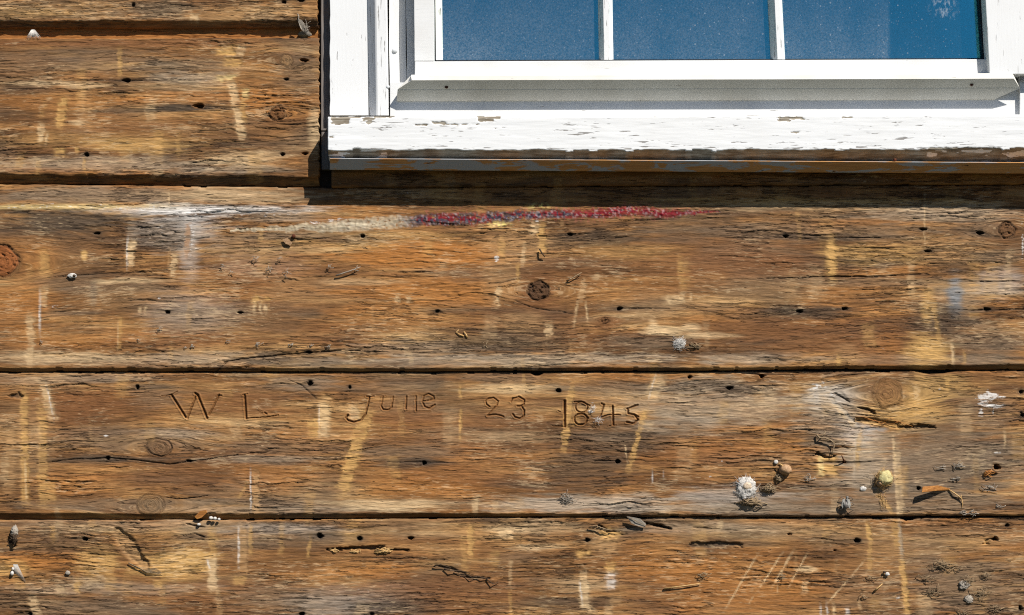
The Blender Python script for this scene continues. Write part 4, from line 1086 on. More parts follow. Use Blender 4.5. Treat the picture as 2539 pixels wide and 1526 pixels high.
bar("side_casing", 2641, 2735, WT_, 286, 30, -34, M['white_v'])
bar("head_casing", 800, 2750, WT_ - 110, WT_ - 1, 40, -34, M['white'])
bar("meeting_rail", 1028, 2400, WT_ + 4, WT_ + 60, 60, 22, M['white'])


def make_sill():
    xs = np.asarray(xlines(813, 2745, 2.5), np.float32)
    rows = 70
    T = 289.5 - (xs - 813) * 0.0035 + (fbm(xs / 30, xs * 0, 301, 3) - .5) * 2.4
    E = np.interp(xs, [813, 1400, 2100, 2300, 2745], [371, 373, 371, 369, 368]) + (fbm(xs / 38, xs * 0, 302, 4) - .5) * 9 + np.where(vn(xs / 30, xs * 0, 303) > .8, 3.5, 0)
    B = np.interp(xs, [813, 1400, 2000, 2745], [393, 395, 402, 404])
    t = np.linspace(0, 1, rows)
    Y = (T[None] + (B - T)[None] * t[:, None]).astype(np.float32)
    X = np.repeat(xs[None], rows, 0)
    e2 = fbm(X / 7, Y / 4, 304, 3)
    under = sstep(-0.8, 0.8, Y - E[None])
    Z = 75 + (fbm(X / 90, Y / 12, 305, 3) - .5) * 0.9 - under * 4 - np.clip(Y - E[None], 0, None) * 1.35
    Z -= 4 * (1 - sstep(0, 5, Y - T[None])) ** 2
    peel = under * 0.9
    for (x0, x1, y0, y1) in ((822, 866, 290, 309), (866, 900, 290, 293), (899, 927, 291, 300), (910, 924, 298, 309), (926, 978, 288, 292), (1072, 1106, 302, 309), (1028, 1058, 309, 312), (1182, 1242, 288, 296), (1182, 1226, 294, 302),
                             (1931, 1992, 290, 297), (1931, 1960, 296, 302), (2088, 2116, 290, 294), (1958, 1982, 327, 331), (1228, 1252, 317, 319), (2300, 2480, 366, 374), (814, 824, 338, 342), (1100, 1190, 308, 310), (884, 894, 288, 291)):
        m = sstep(-2, 2, X - x0 + (e2 - .5) * 14) * sstep(-2, 2, x1 - X + (e2 - .5) * 14) * sstep(-1, 1, Y - y0 + (e2 - .5) * 6) * sstep(-1, 1, y1 - Y + (e2 - .5) * 6)
        peel = np.maximum(peel, m)
    Z -= peel * (1 - under) * 1.6
    K = np.clip(0.55 + (fbm(X / 160, Y / 40, 306, 3) - .5) * 1.2 + 0.35 * sstep(E[None] - 24, E[None] - 4, Y), 0.1, 1)
    # flakes of paint still hanging on the underside
    hang = sstep(0.55, 0.6, fbm(X / 60, Y / 10, 307, 3)) * under * np.interp(X, [813, 950, 960, 2300, 2310, 2745], [1, 1, .25, .25, 1, 1])
    wear = np.stack([K, np.clip(peel - hang, 0, 1), 0 * K, 0 * K], -1)
    grain = np.stack([X, Y, 0 * X + 3.3], -1)
    return grid_obj("sill", X, Y, Z.astype(np.float32), 75, M['sill'], win, {"wear": wear, "grain": grain}, back=5)


make_sill()


def strip_material():
    t = NT("worn_brown_strip")
    tc = t.n("ShaderNodeTexCoord")
    g = tc.outputs["Object"]
    n1 = t.noise(g, (14, 60, 60), 4, 0.65, 0.4)
    n2 = t.noise(g, (30, 900, 900), 3, 0.6)
    c = t.mix(t.mapr(n2, 0.3, 0.7), col4((182, 126, 70)), col4((220, 166, 102)))
    # grey paint left, more of it towards the left end
    sx = t.n("ShaderNodeSeparateXYZ")
    t.l(g, sx.inputs[0])
    th = t.mapr(sx.outputs[0], -0.45, 0.25, 0.43, 0.53)
    f = t.mapr(n1, th, t.math('ADD', th, 0.03), 0.0, 1.0)
    c = t.mix(f, c, col4((178, 180, 182)))
    n3 = t.noise(g, (40, 120, 120), 3, 0.7)
    c = t.mix(t.mapr(n3, 0.68, 0.72), c, col4((70, 40, 22)))
    t.l(c, t.b.inputs["Base Color"])
    t.b.inputs["Roughness"].default_value = 0.8
    t.bump(t.math('MULTIPLY_ADD', f, 0.5, n2), 0.6, 0.0008)
    return t.m


strip = extrude("drip_strip", [(818, 392.5, 2720, 404, 58), (818, 394, 2720, 405.5, 72.5), (818, 420.5, 2720, 431, 50), (818, 421.5, 2720, 432, 48), (818, 421.5, 2720, 432, 6), (818, 392.5, 2720, 404, 6)], strip_material(), win)

# glazing
M['gasket'] = plain("black_gasket", (22, 24, 30), (34, 36, 42), (300, 300, 300), 0.6)
slab("gasket", [(1077.5, 149.8), (2470, 144.5), (2470, 147), (1077.5, 152.3)], 40, 22, M['gasket'], win, 0)
bar("gasket", 1077.3, 1080.5, WT_ + 60, 149.6, 42, 22, M['gasket'], lean=0.012, bevel=0)
slab("gasket", [(2431 - .056 * 150 - .056 * 860, WT_ + 60), (2444 - .056 * 860, WT_ + 60), (2450, 145), (2437, 145)], 42, 22, M['gasket'], win, 0)
vextrude("glazing_bead", [(1081, 22), (1081, 40), (1092, 39), (1098, 31), (1098, 22)], WT_ + 60, 149.5, M['putty'], lean=0.012)
vextrude("muntin", [(1485, 24), (1485, 31), (1498, 56), (1512, 56), (1514, 42), (1521, 36), (1521, 24)], WT_ + 60, 149.0, M['white_vc'], lean=0.016)
vextrude("muntin", [(1911, 24), (1911, 31), (1928, 58), (1941, 58), (1946, 42), (1947, 24)], WT_ + 60, 148.0, M['white_vc'], lean=0.05)
bar("muntin", 1099, 2420, -360, -335, 52, 24, M['white'])
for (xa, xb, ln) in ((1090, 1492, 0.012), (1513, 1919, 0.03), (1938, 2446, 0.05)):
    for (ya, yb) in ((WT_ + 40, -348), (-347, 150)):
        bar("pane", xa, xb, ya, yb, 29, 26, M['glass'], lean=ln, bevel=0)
# what can be made out behind the right pane
bar("inner_jamb", 2342, 2420, WT_ + 60, 158, 6, -30, M['inner_white'], lean=0.05)
bar("inner_jamb", 2421, 2470, WT_ + 60, 158, 0, -30, M['inner_white'], lean=0.05)
bar("inner_jamb", 1040, 1090, WT_ + 60, 158, 6, -30, M['inner_white'], lean=0.012)


# screws and rusty nail heads on the window
def disc(name, x, y, d, r, mat, parent, h=3.0, n=12, label=None):
    rings = [(1.0, 0), (0.95, 0.55), (0.7, 0.9), (0.0, 1.0)]
    c = W(x, y, d)
    vv, ff = [], []
    for (k, z) in rings[:-1]:
        for i in range(n):
            a = 2 * math.pi * i / n
            vv.append(c + np.array([math.cos(a) * r * k * S, -z * h * S, math.sin(a) * r * k * S]))
    vv.append(c + np.array([0, -h * S, 0]))
    for q in range(len(rings) - 2):
        for i in range(n):
            ff.append([q * n + i, q * n + (i + 1) % n, (q + 1) * n + (i + 1) % n, (q + 1) * n + i])
    b = (len(rings) - 2) * n
    ff += [[b + i, b + (i + 1) % n, len(vv) - 1] for i in range(n)]
    return mesh_obj(name, vv, ff, mat, parent, smooth=True)


M['painted_screw'] = plain("painted_screw", (236, 238, 238), (210, 214, 216), (900, 900, 900), 0.4, 0.0003, 0.4)
for (x, y, d, r, mt) in ((979, 126, 24, 7, 'painted_screw'), (961, 216, 41, 5.5, 'painted_screw'), (976, 247, 24, 6, 'painted_screw'), (2537, 196, 58, 8.5, 'steel')):
    disc("screw", x, y, d - 1, r, M[mt], block if x > 2000 else stop, h=5)
for (x, y, d) in ((1107, 216, 78), (2409, 210, 80)):
    disc("nail_head", x, y, d, 4.5, M['rust'], lip, h=2.5)
disc("nail_head", 2219, 397, 62, 4, M['rust'], strip, h=4)

# the dim room behind the glass
rm = []
for d in (-40, -2400):
    for (x, y) in ((700, -1100), (3000, -1100), (3000, 1500), (700, 1500)):
        p = W(1269.5 + (x - 1269.5), y, 0)
        rm.append(np.array([p[0], -d * S, p[2]]))
room = mesh_obj("room", rm, [[4, 5, 6, 7], [0, 4, 7, 3], [1, 2, 6, 5], [0, 1, 5, 4], [3, 7, 6, 2]], M['room'])
props(room, kind="structure")
g_ = mesh_obj("ground", [(-400, -400, 0), (400, -400, 0), (400, 400, 0), (-400, 400, 0)], [[0, 1, 2, 3]], M['grass'])
props(g_, kind="structure")

# ------------------------------------------------------------------ small things caught on the wall


def lump_mesh(c, r, sq, seed, rough=0.25, sub=3, freq=1.3, back=0.35):
    bm = bmesh.new()
    bmesh.ops.create_icosphere(bm, subdivisions=sub, radius=1.0)
    out = []
    for v in bm.verts:
        n = v.co.normalized()
        k = 1 + rough * (mnoise.noise(n * freq * 1.5 + Vector((seed, 0, 0))) + 0.6 * mnoise.noise(n * freq * 4 + Vector((0, seed, 0))))
        p = n * k
        if p.y > back:
            p.y = back
        out.append((c[0] + p.x * r * sq[0] * S, c[1] + p.y * r * sq[1] * S, c[2] + p.z * r * sq[2] * S))
    faces = [[v.index for v in f.verts] for f in bm.faces]
    bm.free()
    return out, faces


def lump(name, x, y, d, r, sq, mat, label=None, cat=None, group=None, parent=None, seed=1.0, rough=0.25, sub=3, freq=1.3):
    c = W(x, y, d)
    v, f = lump_mesh(c, r, sq, seed, rough, sub, freq)
    o = mesh_obj(name, v, f, M[mat], parent, smooth=True, base=None if parent else tuple(c))
    return props(o, label, cat, group) if label else o


def fibres(name, lines, mat, label=None, cat=None, group=None, parent=None, base=None):
    """thin tapering strands: each line is (points (x, y, d), radius)"""
    vv, ff = [], []
    for pts, r in lines:
        P = [W(*p) for p in pts]
        n = len(P)
        for i, p in enumerate(P):
            tdir = Vector(P[min(i + 1, n - 1)] - P[max(i - 1, 0)])
            tdir.normalize()
            a = tdir.cross(Vector((0, -1, 0.01)))
            a.normalize()
            b = tdir.cross(a)
            rr = r * S * (1 - 0.55 * i / max(1, n - 1))
            for k in range(5):
                an = 2 * math.pi * k / 5
                q = a * math.cos(an) * rr + b * math.sin(an) * rr
                vv.append(p + np.array(q))
            if i:
                o = len(vv) - 10
                ff += [[o + k, o + (k + 1) % 5, o + 5 + (k + 1) % 5, o + 5 + k] for k in range(5)]
        o = len(vv) - 5 * n
        ff += [[o + k for k in range(5)], [len(vv) - 5 + k for k in range(4, -1, -1)]]
    if parent is None and base is None:
        base = tuple(W(*lines[0][0][0]))
    o = mesh_obj(name, vv, ff, M[mat], parent, smooth=True, base=base)
    return props(o, label, cat, group) if label else o


def hairs(x, y, d, n, r0, r1, rad, seed, spread=(1, 1), up=6, curl=0.5):
    rnd = random.Random(seed)
    L = []
    for _ in range(n):
        a = rnd.uniform(0, 2 * math.pi)
        l = rnd.uniform(r0, r1)
        cx, cy = x + rnd.gauss(0, r0 * 0.4) * spread[0], y + rnd.gauss(0, r0 * 0.4) * spread[1]
        pts = []
        z0 = d + rnd.uniform(0, 2)
        zz = rnd.uniform(0, up)
        for i in range(5):
            t = i / 4 - 0.5
            an = a + curl * rnd.uniform(-1, 1) * t * 2
            pts.append((cx + math.cos(an) * l * t * spread[0], cy + math.sin(an) * l * t * spread[1], z0 + zz * (1 - 4 * t * t) + rnd.uniform(0, 1)))
        L.append((pts, rad * rnd.uniform(0.6, 1.2)))
    return L


# white cocoon with a tan heart, and the clump of fibres below it
t_ = empty("silk_cocoon", tuple(W(1850, 1210, 3)), "round white silk cocoon with a tan centre, left of the tan husk", "cocoon")
lump("silk", 1850, 1210, 3, 23, (1.0, 0.30, 1.15), 'silk', parent=t_, seed=4.2, rough=0.30, sub=4, freq=2.2)
lump("heart", 1853, 1206, 9, 11, (1, 0.36, 0.85), 'heart', parent=t_, seed=6.1, rough=0.2)
fibres("threads", hairs(1848, 1212, 3, 140, 18, 62, 0.38, 5, up=6, curl=1.2), 'silk', parent=t_)
fibres("fibre_clump", hairs(1862, 1246, 5, 60, 14, 34, 1.4, 8, (1.5, 0.6), 12) + hairs(1905, 1212, 5, 46, 12, 30, 1.2, 9, (1.2, 0.8), 10) + hairs(1932, 1185, 4, 24, 12, 26, 0.9, 10, (1, .8), 8),
       'fibre', "straggling clump of dry brown fibres hanging below the round white cocoon", "debris")
t_ = empty("insect_gall", tuple(W(1948, 1164, 3)), "tan ball-shaped husk with a pointed tip on the carved plank", "husk")
lump("husk_body", 1947, 1165, 7, 16, (1.0, 1.0, 0.85), 'husk', parent=t_, seed=2.2, rough=0.12)
fibres("husk_tip", [([(1944, 1158, 14), (1936, 1152, 15), (1930, 1150, 12)], 2.2)], 'straw', parent=t_)
disc_e = disc("insect_egg", 1924, 1146, 4, 5.5, M['silk'], None, h=3)
props(disc_e, "single round white egg stuck above the tan husk", "egg")
t_ = empty("yellow_cocoon", tuple(W(2190, 1188, 3)), "fuzzy yellow-green cocoon beside the pale vertical streak", "cocoon")
lump("silk", 2194, 1186, 8, 21, (0.95, 0.8, 0.95), 'yellow', parent=t_, seed=9.3, rough=0.2, sub=4, freq=1.1)
lump("stained_side", 2182, 1196, 8, 13, (1, 0.9, 0.8), 'husk', parent=t_, seed=3.1, rough=0.3)
fibres("threads", hairs(2190, 1188, 8, 140, 16, 50, 0.36, 15, up=14, curl=1.3) + hairs(2188, 1240, 2, 16, 20, 60, 0.5, 16, (0.4, 1), 3), 'straw', parent=t_)
lump("silk_puff", 2140, 1212, 3, 7, (1.2, 0.35, 0.8), 'silk', "small white silk puff left of the yellow-green cocoon", "silk tuft", seed=1.4, rough=0.3)

# dead fly
t_ = empty("fly", tuple(W(2096, 1246, 3)), "dead grey fly clinging near the lower edge of the carved plank", "fly")
bm = bmesh.new()
bmesh.ops.create_uvsphere(bm, u_segments=14, v_segments=18, radius=1.0)
vv = []
c = W(2098, 1248, 13)
for v in bm.verts:
    z = v.co.z                                   # along the body: abdomen, thorax, head
    prof = 0.62 + 0.25 * math.cos((z + 0.35) * 4.2) - (0.18 if 0.52 < z < 0.66 else 0)
    p = Vector((v.co.x * prof, v.co.y * prof * 0.9, z * 1.7))
    p = Vector((p.x * 0.94 + p.z * 0.18, p.y, p.z * 0.94 - p.x * 0.18))
    vv.append((c[0] + p.x * 11 * S, c[1] + p.y * 11 * S, c[2] + p.z * 11 * S))
mesh_obj("body", vv, [[v.index for v in f.verts] for f in bm.faces], M['fly'], t_, smooth=True)
bm.free()
for sgn in (-1, 1):
    w_ = [W(2098 + sgn * 3, 1236, 20), W(2098 + sgn * 9, 1240, 20), W(2098 + sgn * 12, 1254, 17), W(2098 + sgn * 8, 1262, 15), W(2098 + sgn * 4, 1252, 20)]
    mesh_obj("wing", w_ + [p + np.array([0, 0.7 * S, 0]) for p in w_], [[0, 1, 2, 3, 4], [9, 8, 7, 6, 5]] + [[i, (i + 1) % 5, 5 + (i + 1) % 5, 5 + i] for i in range(5)], M['wing'], t_)
    for k, (yy, lx) in enumerate(((1238, 17), (1247, 20), (1258, 18))):
        fibres("leg", [([(2098 + sgn * 5, yy, 10), (2098 + sgn * lx * 0.7, yy - 5 + 5 * k, 13), (2098 + sgn * lx, yy + 4 * k, 3)], 1.1)], 'fly', parent=t_)

# splinter standing off the plank, and the twig beyond its point
sp_ = [W(2288, 1207, 26), W(2326, 1204, 17), (W(2356, 1212, 4)), W(2352, 1216, 3), W(2322, 1217, 16), W(2286, 1221, 27)]
o = mesh_obj("wood_splinter", sp_ + [p + np.array([0, 4.5 * S, -1.0 * S]) for p in sp_], [[0, 1, 2, 3, 4, 5], [11, 10, 9, 8, 7, 6]] + [[i, (i + 1) % 6, 6 + (i + 1) % 6, 6 + i] for i in range(6)], M['chip'], None, base=tuple(W(2352, 1214, 3)), bevel=0.4 * S)
props(o, "orange wooden splinter standing off the plank and casting a slanting shadow", "splinter")
fibres("twig", [([(2352, 1214, 4), (2368, 1224, 9), (2384, 1236, 8), (2387, 1250, 5), (2383, 1266, 4)], 2.0), ([(2384, 1236, 8), (2383, 1227, 9)], 1.3)], 'straw', "thin bent straw-coloured twig beside the tip of the orange splinter", "twig")
fibres("bent_nail", [([(2094, 1147, -8), (2093, 1143, 4), (2090, 1137, 14), (2087, 1130, 20)], 2.6)], 'rust', "rusty bent nail sticking out beside the pale square patch", "nail")
fibres("curled_root", [([(2025, 1078, 4), (2032, 1086, 8), (2046, 1086, 9), (2060, 1092, 8), (2070, 1100, 9), (2066, 1116, 8), (2062, 1132, 5)], 2.4), ([(2066, 1096, 8), (2084, 1098, 8), (2096, 1102, 3)], 1.5), ([(2032, 1086, 8), (2044, 1076, 9), (2048, 1070, 6)], 1.6)],
       'fibre', "curled dry rootlet hooked above the pale square patch", "rootlet")

# husk hanging in the joint at the top, and the little web left of it
t_ = empty("dried_husk", tuple(W(756, 72, 0)), "grey papery insect husk hanging in the top joint beside the window", "husk")
hv = [W(740, 47, 14), W(748, 50, 15), W(758, 66, 12), (W(774, 88, 4)), W(766, 90, 3), W(752, 80, 8), W(745, 70, 12), W(739, 54, 13)]
mesh_obj("shell", hv + [p + np.array([0, 5 * S, 0]) for p in hv], [list(range(8)), list(range(15, 7, -1))] + [[i, (i + 1) % 8, 8 + (i + 1) % 8, 8 + i] for i in range(8)], M['silk_grey'], t_, bevel=0.8 * S)
lump("base_nest", 755, 86, -8, 13, (1.2, 0.8, 0.7), 'fibre', parent=t_, seed=7.7, rough=0.3)
fibres("threads", hairs(758, 70, 8, 16, 12, 30, 0.5, 21, (.8, 1), 6) + [([(739, 52, 14), (741, 42, 13), (738, 34, 10)], 1.6)], 'silk_grey', parent=t_)
t_ = empty("cobweb", tuple(W(84, 92, 0)), "little white cobweb bridging the top joint at far left", "cobweb")
fibres("threads", [([(82 + i * 0.5, 74 + abs(i) * .1, -4), (82 + i * 2.2 + (i % 3), 94 + (i % 2) * 2, 2)], 0.9) for i in range(-8, 9)], 'silk', parent=t_)
lump("knot_of_silk", 83, 87, -4, 5, (0.9, 0.5, 1.1), 'silk_grey', parent=t_, seed=8.8, rough=0.4)

# cocoons, tufts and eggs on the wide plank
t_ = empty("hollow_cocoon", tuple(W(178, 684, 2)), "white hollow cocoon shell on the wide plank right of the resin knot", "cocoon")
lump("shell", 178, 684, 3, 7.5, (1.5, 0.45, 0.8), 'silk', parent=t_, seed=2.9, rough=0.3)
lump("opening", 184, 684, 5.5, 3.5, (1.2, 0.8, 1), 'dark_fibre', parent=t_, seed=2.1, rough=0.2, sub=2)
t_ = empty("silk_tuft", tuple(W(1685, 853, 2)), "fluffy white silk tuft low on the wide plank below the pale scrape", "silk tuft")
lump("silk", 1685, 853, 3, 13, (1.05, 0.28, 0.95), 'silk', parent=t_, seed=5.9, rough=0.35, sub=4, freq=2.4)
fibres("threads", hairs(1684, 853, 3, 90, 10, 34, 0.4, 31, up=5, curl=1.2), 'silk', parent=t_)
fibres("grass_wisp", hairs(1722, 858, 4, 26, 10, 34, 1.0, 32, (1.3, .5), 8), 'fibre', "wisp of dry grass right of the fluffy white silk tuft", "debris")
fibres("pale_twig", [([(833, 684, 3), (850, 678, 6), (868, 672, 7), (884, 666, 6), (894, 662, 3)], 1.8), ([(876, 669, 7), (890, 672, 4)], 1.2), ([(884, 666, 6), (886, 658, 4)], 1.1)], 'silk_grey', "pale forked twig lying on the wide plank below the white crust", "twig")
fibres("grey_twig", [([(1406, 697, 3), (1416, 692, 6), (1432, 682, 6), (1442, 676, 3)], 2.0), ([(1416, 692, 6), (1408, 688, 4)], 1.4), ([(1432, 682, 6), (1440, 684, 3)], 1.1)], 'fibre', "short grey twig up and to the right of the round dark knot", "twig")
fibres("dark_sliver", [([(1338, 618, 3), (1344, 628, 8), (1351, 638, 3)], 2.4)], 'dark_fibre', "dark pointed wood sliver under the yellow scrape, above the round knot", "splinter")
fibres("curled_leaf", [([(1158, 838, 4), (1156, 830, 7), (1150, 822, 5)], 2.4), ([(1150, 834, 4), (1140, 830, 6), (1131, 824, 4), (1138, 818, 3)], 2.0)], 'straw', "tiny curled tan leaf scrap amid dense splits of the wide plank", "leaf")
fibres("grass_sprig", [([(1195, 862, 3), (1204, 858, 6), (1212, 868, 3)], 1.8), ([(1204, 858, 6), (1208, 848, 5)], 1.2), ([(1186, 852, 3), (1200, 850, 5)], 1.2)], 'fibre', "dry grass sprig just below the tiny curled leaf scrap", "debris")
lw = [W(700, 594, 2), W(712, 590, 4), W(725, 603, 3), W(720, 609, 2), W(708, 605, 3)]
o = mesh_obj("insect_wing", lw + [p + np.array([0, 0.8 * S, 0]) for p in lw], [[0, 1, 2, 3, 4], [9, 8, 7, 6, 5]] + [[i, (i + 1) % 5, 5 + (i + 1) % 5, 5 + i] for i in range(5)], M['husk'], None, base=tuple(W(706, 608, 3)))
props(o, "papery pale insect wing beside a small rusty nail head", "wing")
disc_n = disc("nail_head", 728, 586, 0, 5, M['rust'], None, h=3)
props(disc_n, "small rusty nail head just above the papery insect wing", "nail")
LINT = ["leftmost lint scrap in the upper scatter left of the forked pale twig", "lint scrap just right of and below the leftmost upper one", "lint scrap heading the long streak in the upper scatter", "thickest lint scrap at the middle of the upper scatter",
        "highest lint scrap at the right of the upper scatter", "lowest lint scrap at the right of the upper scatter", "lint scrap close left of the forked pale twig", "lone lint scrap under the left pair of nail holes on the wide plank",
        "left lint scrap in the low row above the split", "lint scrap above the bend of the long split", "third lint scrap of the low row above the split", "lint scrap over the small dark hole in the low row", "last lint scrap at the right of the low row",
        "lint scrap a little above the low row", "tiny lint scrap low on the wide plank beside a faint tan scrape", "lint scrap near the pale scrape at far left of the wide plank", "tiny lint scrap touching the left one of the low row", "lint scrap in the shadow under the window"]
rnd = random.Random(12)
for i, (x, y, n, r) in enumerate(((553, 660, 12, 10), (575, 676, 10, 10), (632, 642, 14, 14), (668, 668, 18, 14), (694, 642, 10, 12), (710, 674, 14, 14), (815, 661, 16, 10), (395, 817, 14, 10),
                                  (475, 860, 12, 8), (640, 856, 16, 12), (722, 854, 14, 9), (770, 858, 12, 9), (815, 861, 16, 10), (565, 846, 10, 9), (343, 843, 6, 6), (100, 846, 8, 8), (460, 863, 8, 6), (1012, 480, 7, 6))):
    lb = LINT[i]
    L = hairs(x, y, 3, max(3, n // 3), r * .5, r * 2.0, 0.75, 100 + i, (1, .8), 3.5, 1.4)
    fibres("lint_tuft", L, 'silk_grey', lb, "lint", "scraps of pale lint on the wide plank")
fibres("spider_thread", hairs(1470, 1012, 3, 16, 8, 22, 0.4, 44, (0.8, 1), 5), 'silk', "white spider silk over the carved figure eight", "cobweb")
fibres("spider_thread", hairs(1482, 1042, 4, 14, 10, 30, 0.5, 45, (1, .8), 5), 'silk', "faint spider silk between the carved eight and four", "cobweb")
fibres("silk_curl", hairs(1405, 1236, 3, 30, 14, 40, 0.6, 46, (1, .8), 6), 'silk_grey', "curl of grey silk on the lower pale edge of the carved plank", "cobweb")

# at the joints and on the lowest plank
for (x, y, d, r, lb) in ((523, 1285, 3, 5.5, "left egg of the white row on the joint below the carved W"), (533, 1286, 4, 5, "middle egg of the white row on the joint below the carved W"), (543, 1288, 3, 4, "right egg of the white row on the joint below the carved W")):
    lump("insect_egg", x, y, d, r, (1, 1, 0.85), 'silk', lb, "egg", "row of white eggs on the plank joint", seed=x * .1, rough=0.05, sub=2)
lump("insect_egg", 493, 1301, 0, 4.5, (1.1, 1, 0.8), 'silk', "lone white egg just under the joint, left of the row", "egg", seed=1.9, rough=0.05, sub=2)
ch = [W(482, 1282, 4), W(496, 1268, 8), W(511, 1265, 9), W(513, 1272, 7), W(500, 1284, 6), W(488, 1288, 3)]
o = mesh_obj("wood_chip", ch + [p + np.array([0, 5 * S, 0]) for p in ch], [list(range(6)), list(range(11, 5, -1))] + [[i, (i + 1) % 6, 6 + (i + 1) % 6, 6 + i] for i in range(6)], M['chip'], None, base=tuple(W(488, 1288, 3)), bevel=0.8 * S)
props(o, "orange wood chip wedged in the joint left of the white eggs", "wood chip")
t_ = empty("torn_cocoon", tuple(W(34, 1328, 2)), "torn white cocoon with dark hollow at lower far left", "cocoon")
lump("silk", 36, 1318, 3, 10, (0.8, 0.5, 1.3), 'silk_grey', parent=t_, seed=11.3, rough=0.5, sub=4, freq=2.5)
fibres("threads", hairs(34, 1334, 4, 30, 10, 34, 1.2, 51, (.7, 1), 10), 'dark_fibre', parent=t_)
t_ = empty("egg_web", tuple(W(34, 1420, 2)), "two white eggs under a fan of silk at lower far left", "eggs")
lump("egg", 30, 1422, 4, 5.5, (0.85, 1, 1.1), 'silk', parent=t_, seed=3.3, rough=0.05, sub=2)
lump("egg", 32, 1411, 4, 4, (0.85, 1, 1.1), 'silk', parent=t_, seed=3.9, rough=0.05, sub=2)
fibres("threads", [([(33 + i, 1400, 6), (38 + i * 2.6, 1424 + i * 2, 2)], 0.55) for i in range(0, 11)], 'silk', parent=t_)
lump("seed_husk", 168, 1421, 2, 5.5, (1.1, 0.5, 1), 'silk_grey', "small round grey husk on the lowest plank left of the gouge", "husk", seed=4.4, rough=0.25)
lf = [W(1554, 1281, 8), W(1570, 1283, 10), W(1588, 1287, 9), W(1602, 1300, 4), W(1600, 1307, 3), W(1582, 1305, 5), W(1566, 1298, 7)]
t_ = empty("dry_leaf", tuple(W(1578, 1295, 2)), "pale dry leaf stuck under the joint beside a dark slot", "leaf")
blade = mesh_obj("blade", lf + [p + np.array([0, 1.6 * S, 0]) for p in lf], [list(range(7)), list(range(13, 6, -1))] + [[i, (i + 1) % 7, 7 + (i + 1) % 7, 7 + i] for i in range(7)], M['silk_grey'], t_, bevel=0.3 * S)
fibres("midrib", [([(1556, 1282, 10), (1578, 1292, 11), (1602, 1304, 5)], 0.9)], 'fibre', parent=blade)
fibres("straw", [([(1646, 1460, 3), (1690, 1454, 5), (1737, 1447, 3)], 2.3)], 'straw', "long pale straw lying on the lowest plank", "straw")
fibres("straw", [([(2168, 1466, 3), (2178, 1457, 6), (2188, 1448, 3)], 2.6)], 'straw', "short slanting straw right of the slanting scratches", "straw")
fibres("splinter_fringe", hairs(950, 1366, -2, 46, 10, 26, 1.2, 61, (1.6, .5), 6) + hairs(880, 1368, -4, 20, 8, 20, 1.1, 62, (1.6, .5), 5) + hairs(830, 1366, -4, 16, 8, 16, 1.1, 63, (1.2, .6), 5), 'straw', "fringe of pale torn fibres along the dark split in the lowest plank", "splinters")
fibres("torn_fibre", [([(318 + i * 4, 1396 + i * 2.2, 3), (345 + i * 5, 1408 + i * 3.0, 5), (392 + i * 3, 1410 + i * 3.5, 2)], 1.3) for i in range(5)], 'fibre', "torn wood fibres at the foot of the curved gouge", "splinters")
fibres("torn_fibre", [([(1075 + i * 26, 1405 + i * 6, 2), (1092 + i * 26, 1400 + i * 8 + (i % 2) * 8, 8), (1118 + i * 24, 1408 + i * 7, 2)], 1.7) for i in range(6)], 'dark_fibre', "dark lifted wood fibres in the middle of the lowest plank", "splinters")
fibres("torn_fibre", [([(1460 + i * 9, 1308 + i * 2, 2), (1478 + i * 7, 1303 + i * 3, 8), (1500 + i * 6, 1318 - i, 2)], 1.8) for i in range(4)], 'fibre', "lifted fibres over the bright chipped patch on the lowest plank", "splinters")
fibres("torn_fibre", [([(2120 + i * 24, 1034 + i * 4, 0), (2142 + i * 22, 1034 + (i % 3) * 8 + i, 4), (2175 + i * 22, 1046 + i * 3, 0)], 1.2) for i in range(5)], 'chip', "orange torn fibres under the big reddish knot", "splinters")
fibres("rust_crumb", hairs(2452, 1172, 3, 22, 8, 22, 1.5, 66, (1, .7), 6), 'chip', "orange crumbs around the rusty hole at far right", "debris")
DIRT = ["largest tangle of dry grass bits at lower right", "dirt scrap left of and below the largest tangle", "dirt scrap right above the upper fuzzy white spot", "dirt scrap left of the lower fuzzy white spot", "dirt scrap right of the lower fuzzy white spot",
        "faint dirt scrap right of the upper fuzzy white spot", "dirt scrap in the bottom right corner", "dirt scrap at the bottom edge below the fuzzy white spots", "loose strands on the right of the largest tangle", "small dirt scrap left of the white silk dot",
        "dirt scrap among the slanting scratches", "dirt scrap above the long straw", "dirt scrap below the short slanting straw"]
WEBS = ["upper web scrap left of the rusty hole", "web scrap furthest left in the upper pair near the rusty hole", "web scrap between the rusty hole and the splinter", "web scrap under the rusty hole at far right", "web scrap at the lower end of the bent twig",
        "thin web scrap near the lower right of the carved plank", "web scrap on the lower edge right of the bent twig", "web scrap right of the tan husk"]
for i, (x, y, n, r) in enumerate(((2335, 1400, 40, 20), (2300, 1432, 26, 16), (2405, 1440, 30, 16), (2310, 1466, 26, 18), (2430, 1470, 30, 20), (2450, 1426, 16, 14), (2470, 1512, 22, 16), (2385, 1522, 26, 16), (2360, 1404, 20, 18), (2160, 1432, 12, 12), (1940, 1430, 16, 12), (1740, 1425, 20, 14), (2140, 1480, 14, 10))):
    fibres("debris_tuft", hairs(x, y, 2.5, n // 2, r * .8, r * 1.9, 0.8, 200 + i, (1.3, .7), 3.5, 1.4), 'fibre', DIRT[i], "debris", "dirt scraps on the lowest plank")
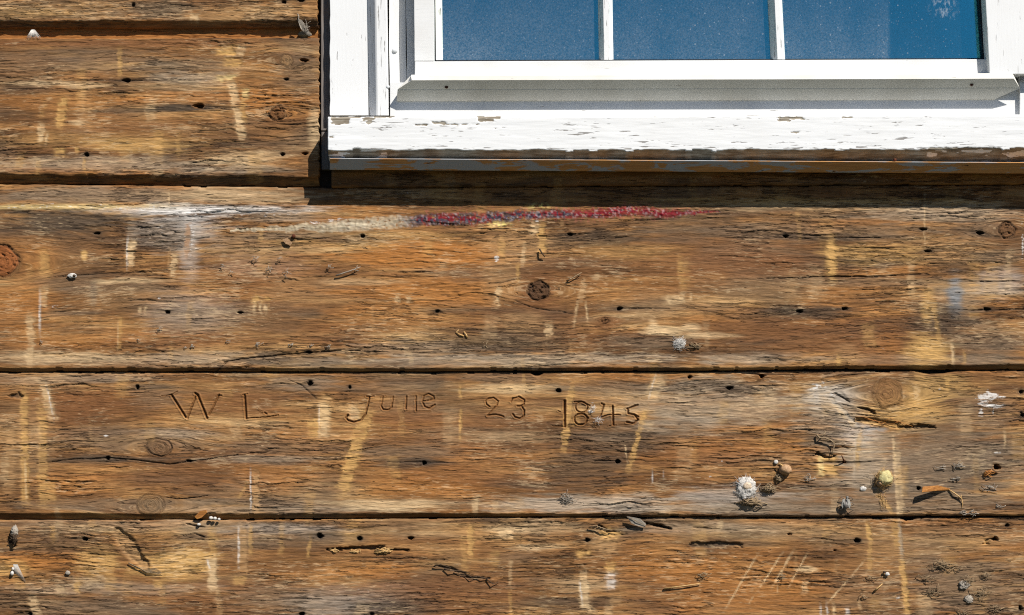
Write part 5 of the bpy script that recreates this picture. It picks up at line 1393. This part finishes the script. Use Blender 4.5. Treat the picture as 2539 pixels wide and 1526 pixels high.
for i, (x, y, n, r) in enumerate(((2378, 1155, 30, 16), (2335, 1158, 14, 14), (2372, 1188, 20, 12), (2450, 1210, 22, 16), (2388, 1272, 26, 12), (2480, 1256, 12, 14), (2415, 1272, 20, 12), (2002, 1190, 20, 18))):
    fibres("web_scrap", hairs(x, y, 3, max(4, n // 3), r * .6, r * 2.0, 0.9, 300 + i, (1.3, .7), 5, 1.4), 'silk_grey', WEBS[i], "debris", "web scraps on the carved plank")
lump("silk_dot", 2200, 1424, 3, 5, (1.1, .5, .9), 'silk', "white silk dot beside a small dark crumb on the lowest plank", "silk tuft", seed=2.2, rough=0.3)
lump("silk_fuzz", 2390, 1451, 2, 11, (1.1, .16, .9), 'silk_grey', "upper of the two fuzzy white spots at lower right", "silk tuft", seed=5.2, rough=0.45, sub=4, freq=2.5)
lump("silk_fuzz", 2402, 1486, 2, 10, (1.0, .16, .9), 'silk_grey', "lower of the two fuzzy white spots at lower right", "silk tuft", seed=7.2, rough=0.45, sub=4, freq=2.5)
lump("crumb", 2193, 1419, 3, 4, (1, .8, .8), 'dark_fibre', "dark crumb touching the white silk dot on the lowest plank", "crumb", seed=1.2, rough=0.3, sub=2)
# leafy sprig added behind the middle pane, standing in for a tree's reflection
t_ = empty("reflection_sprig", tuple(W(1768, 190, -60)), "green leafy sprig seen dimly through the middle pane", "plant")
fibres("stem", [([(1768, 190, -60), (1764, 120, -50), (1752, 60, -45), (1750, 20, -50)], 3.0)], 'leafgreen', parent=t_)
rnd = random.Random(3)
for i in range(26):
    x, y = rnd.gauss(1772, 24), rnd.uniform(45, 145)
    a = rnd.uniform(0, 6.28)
    l = rnd.uniform(9, 19)
    d = rnd.uniform(-60, -30)
    ux, uy = math.cos(a), math.sin(a)
    pts = [(x - ux * l, y - uy * l), (x - uy * l * .4, y + ux * l * .4), (x + ux * l, y + uy * l), (x + uy * l * .4, y - ux * l * .4)]
    q = [W(px_, py_, d + rnd.uniform(-6, 6)) for px_, py_ in pts]
    mesh_obj("leaf", q + [p + np.array([0, .5 * S, 0]) for p in q], [[0, 1, 2, 3], [7, 6, 5, 4]] + [[j, (j + 1) % 4, 4 + (j + 1) % 4, 4 + j] for j in range(4)], M['leafgreen'], t_)
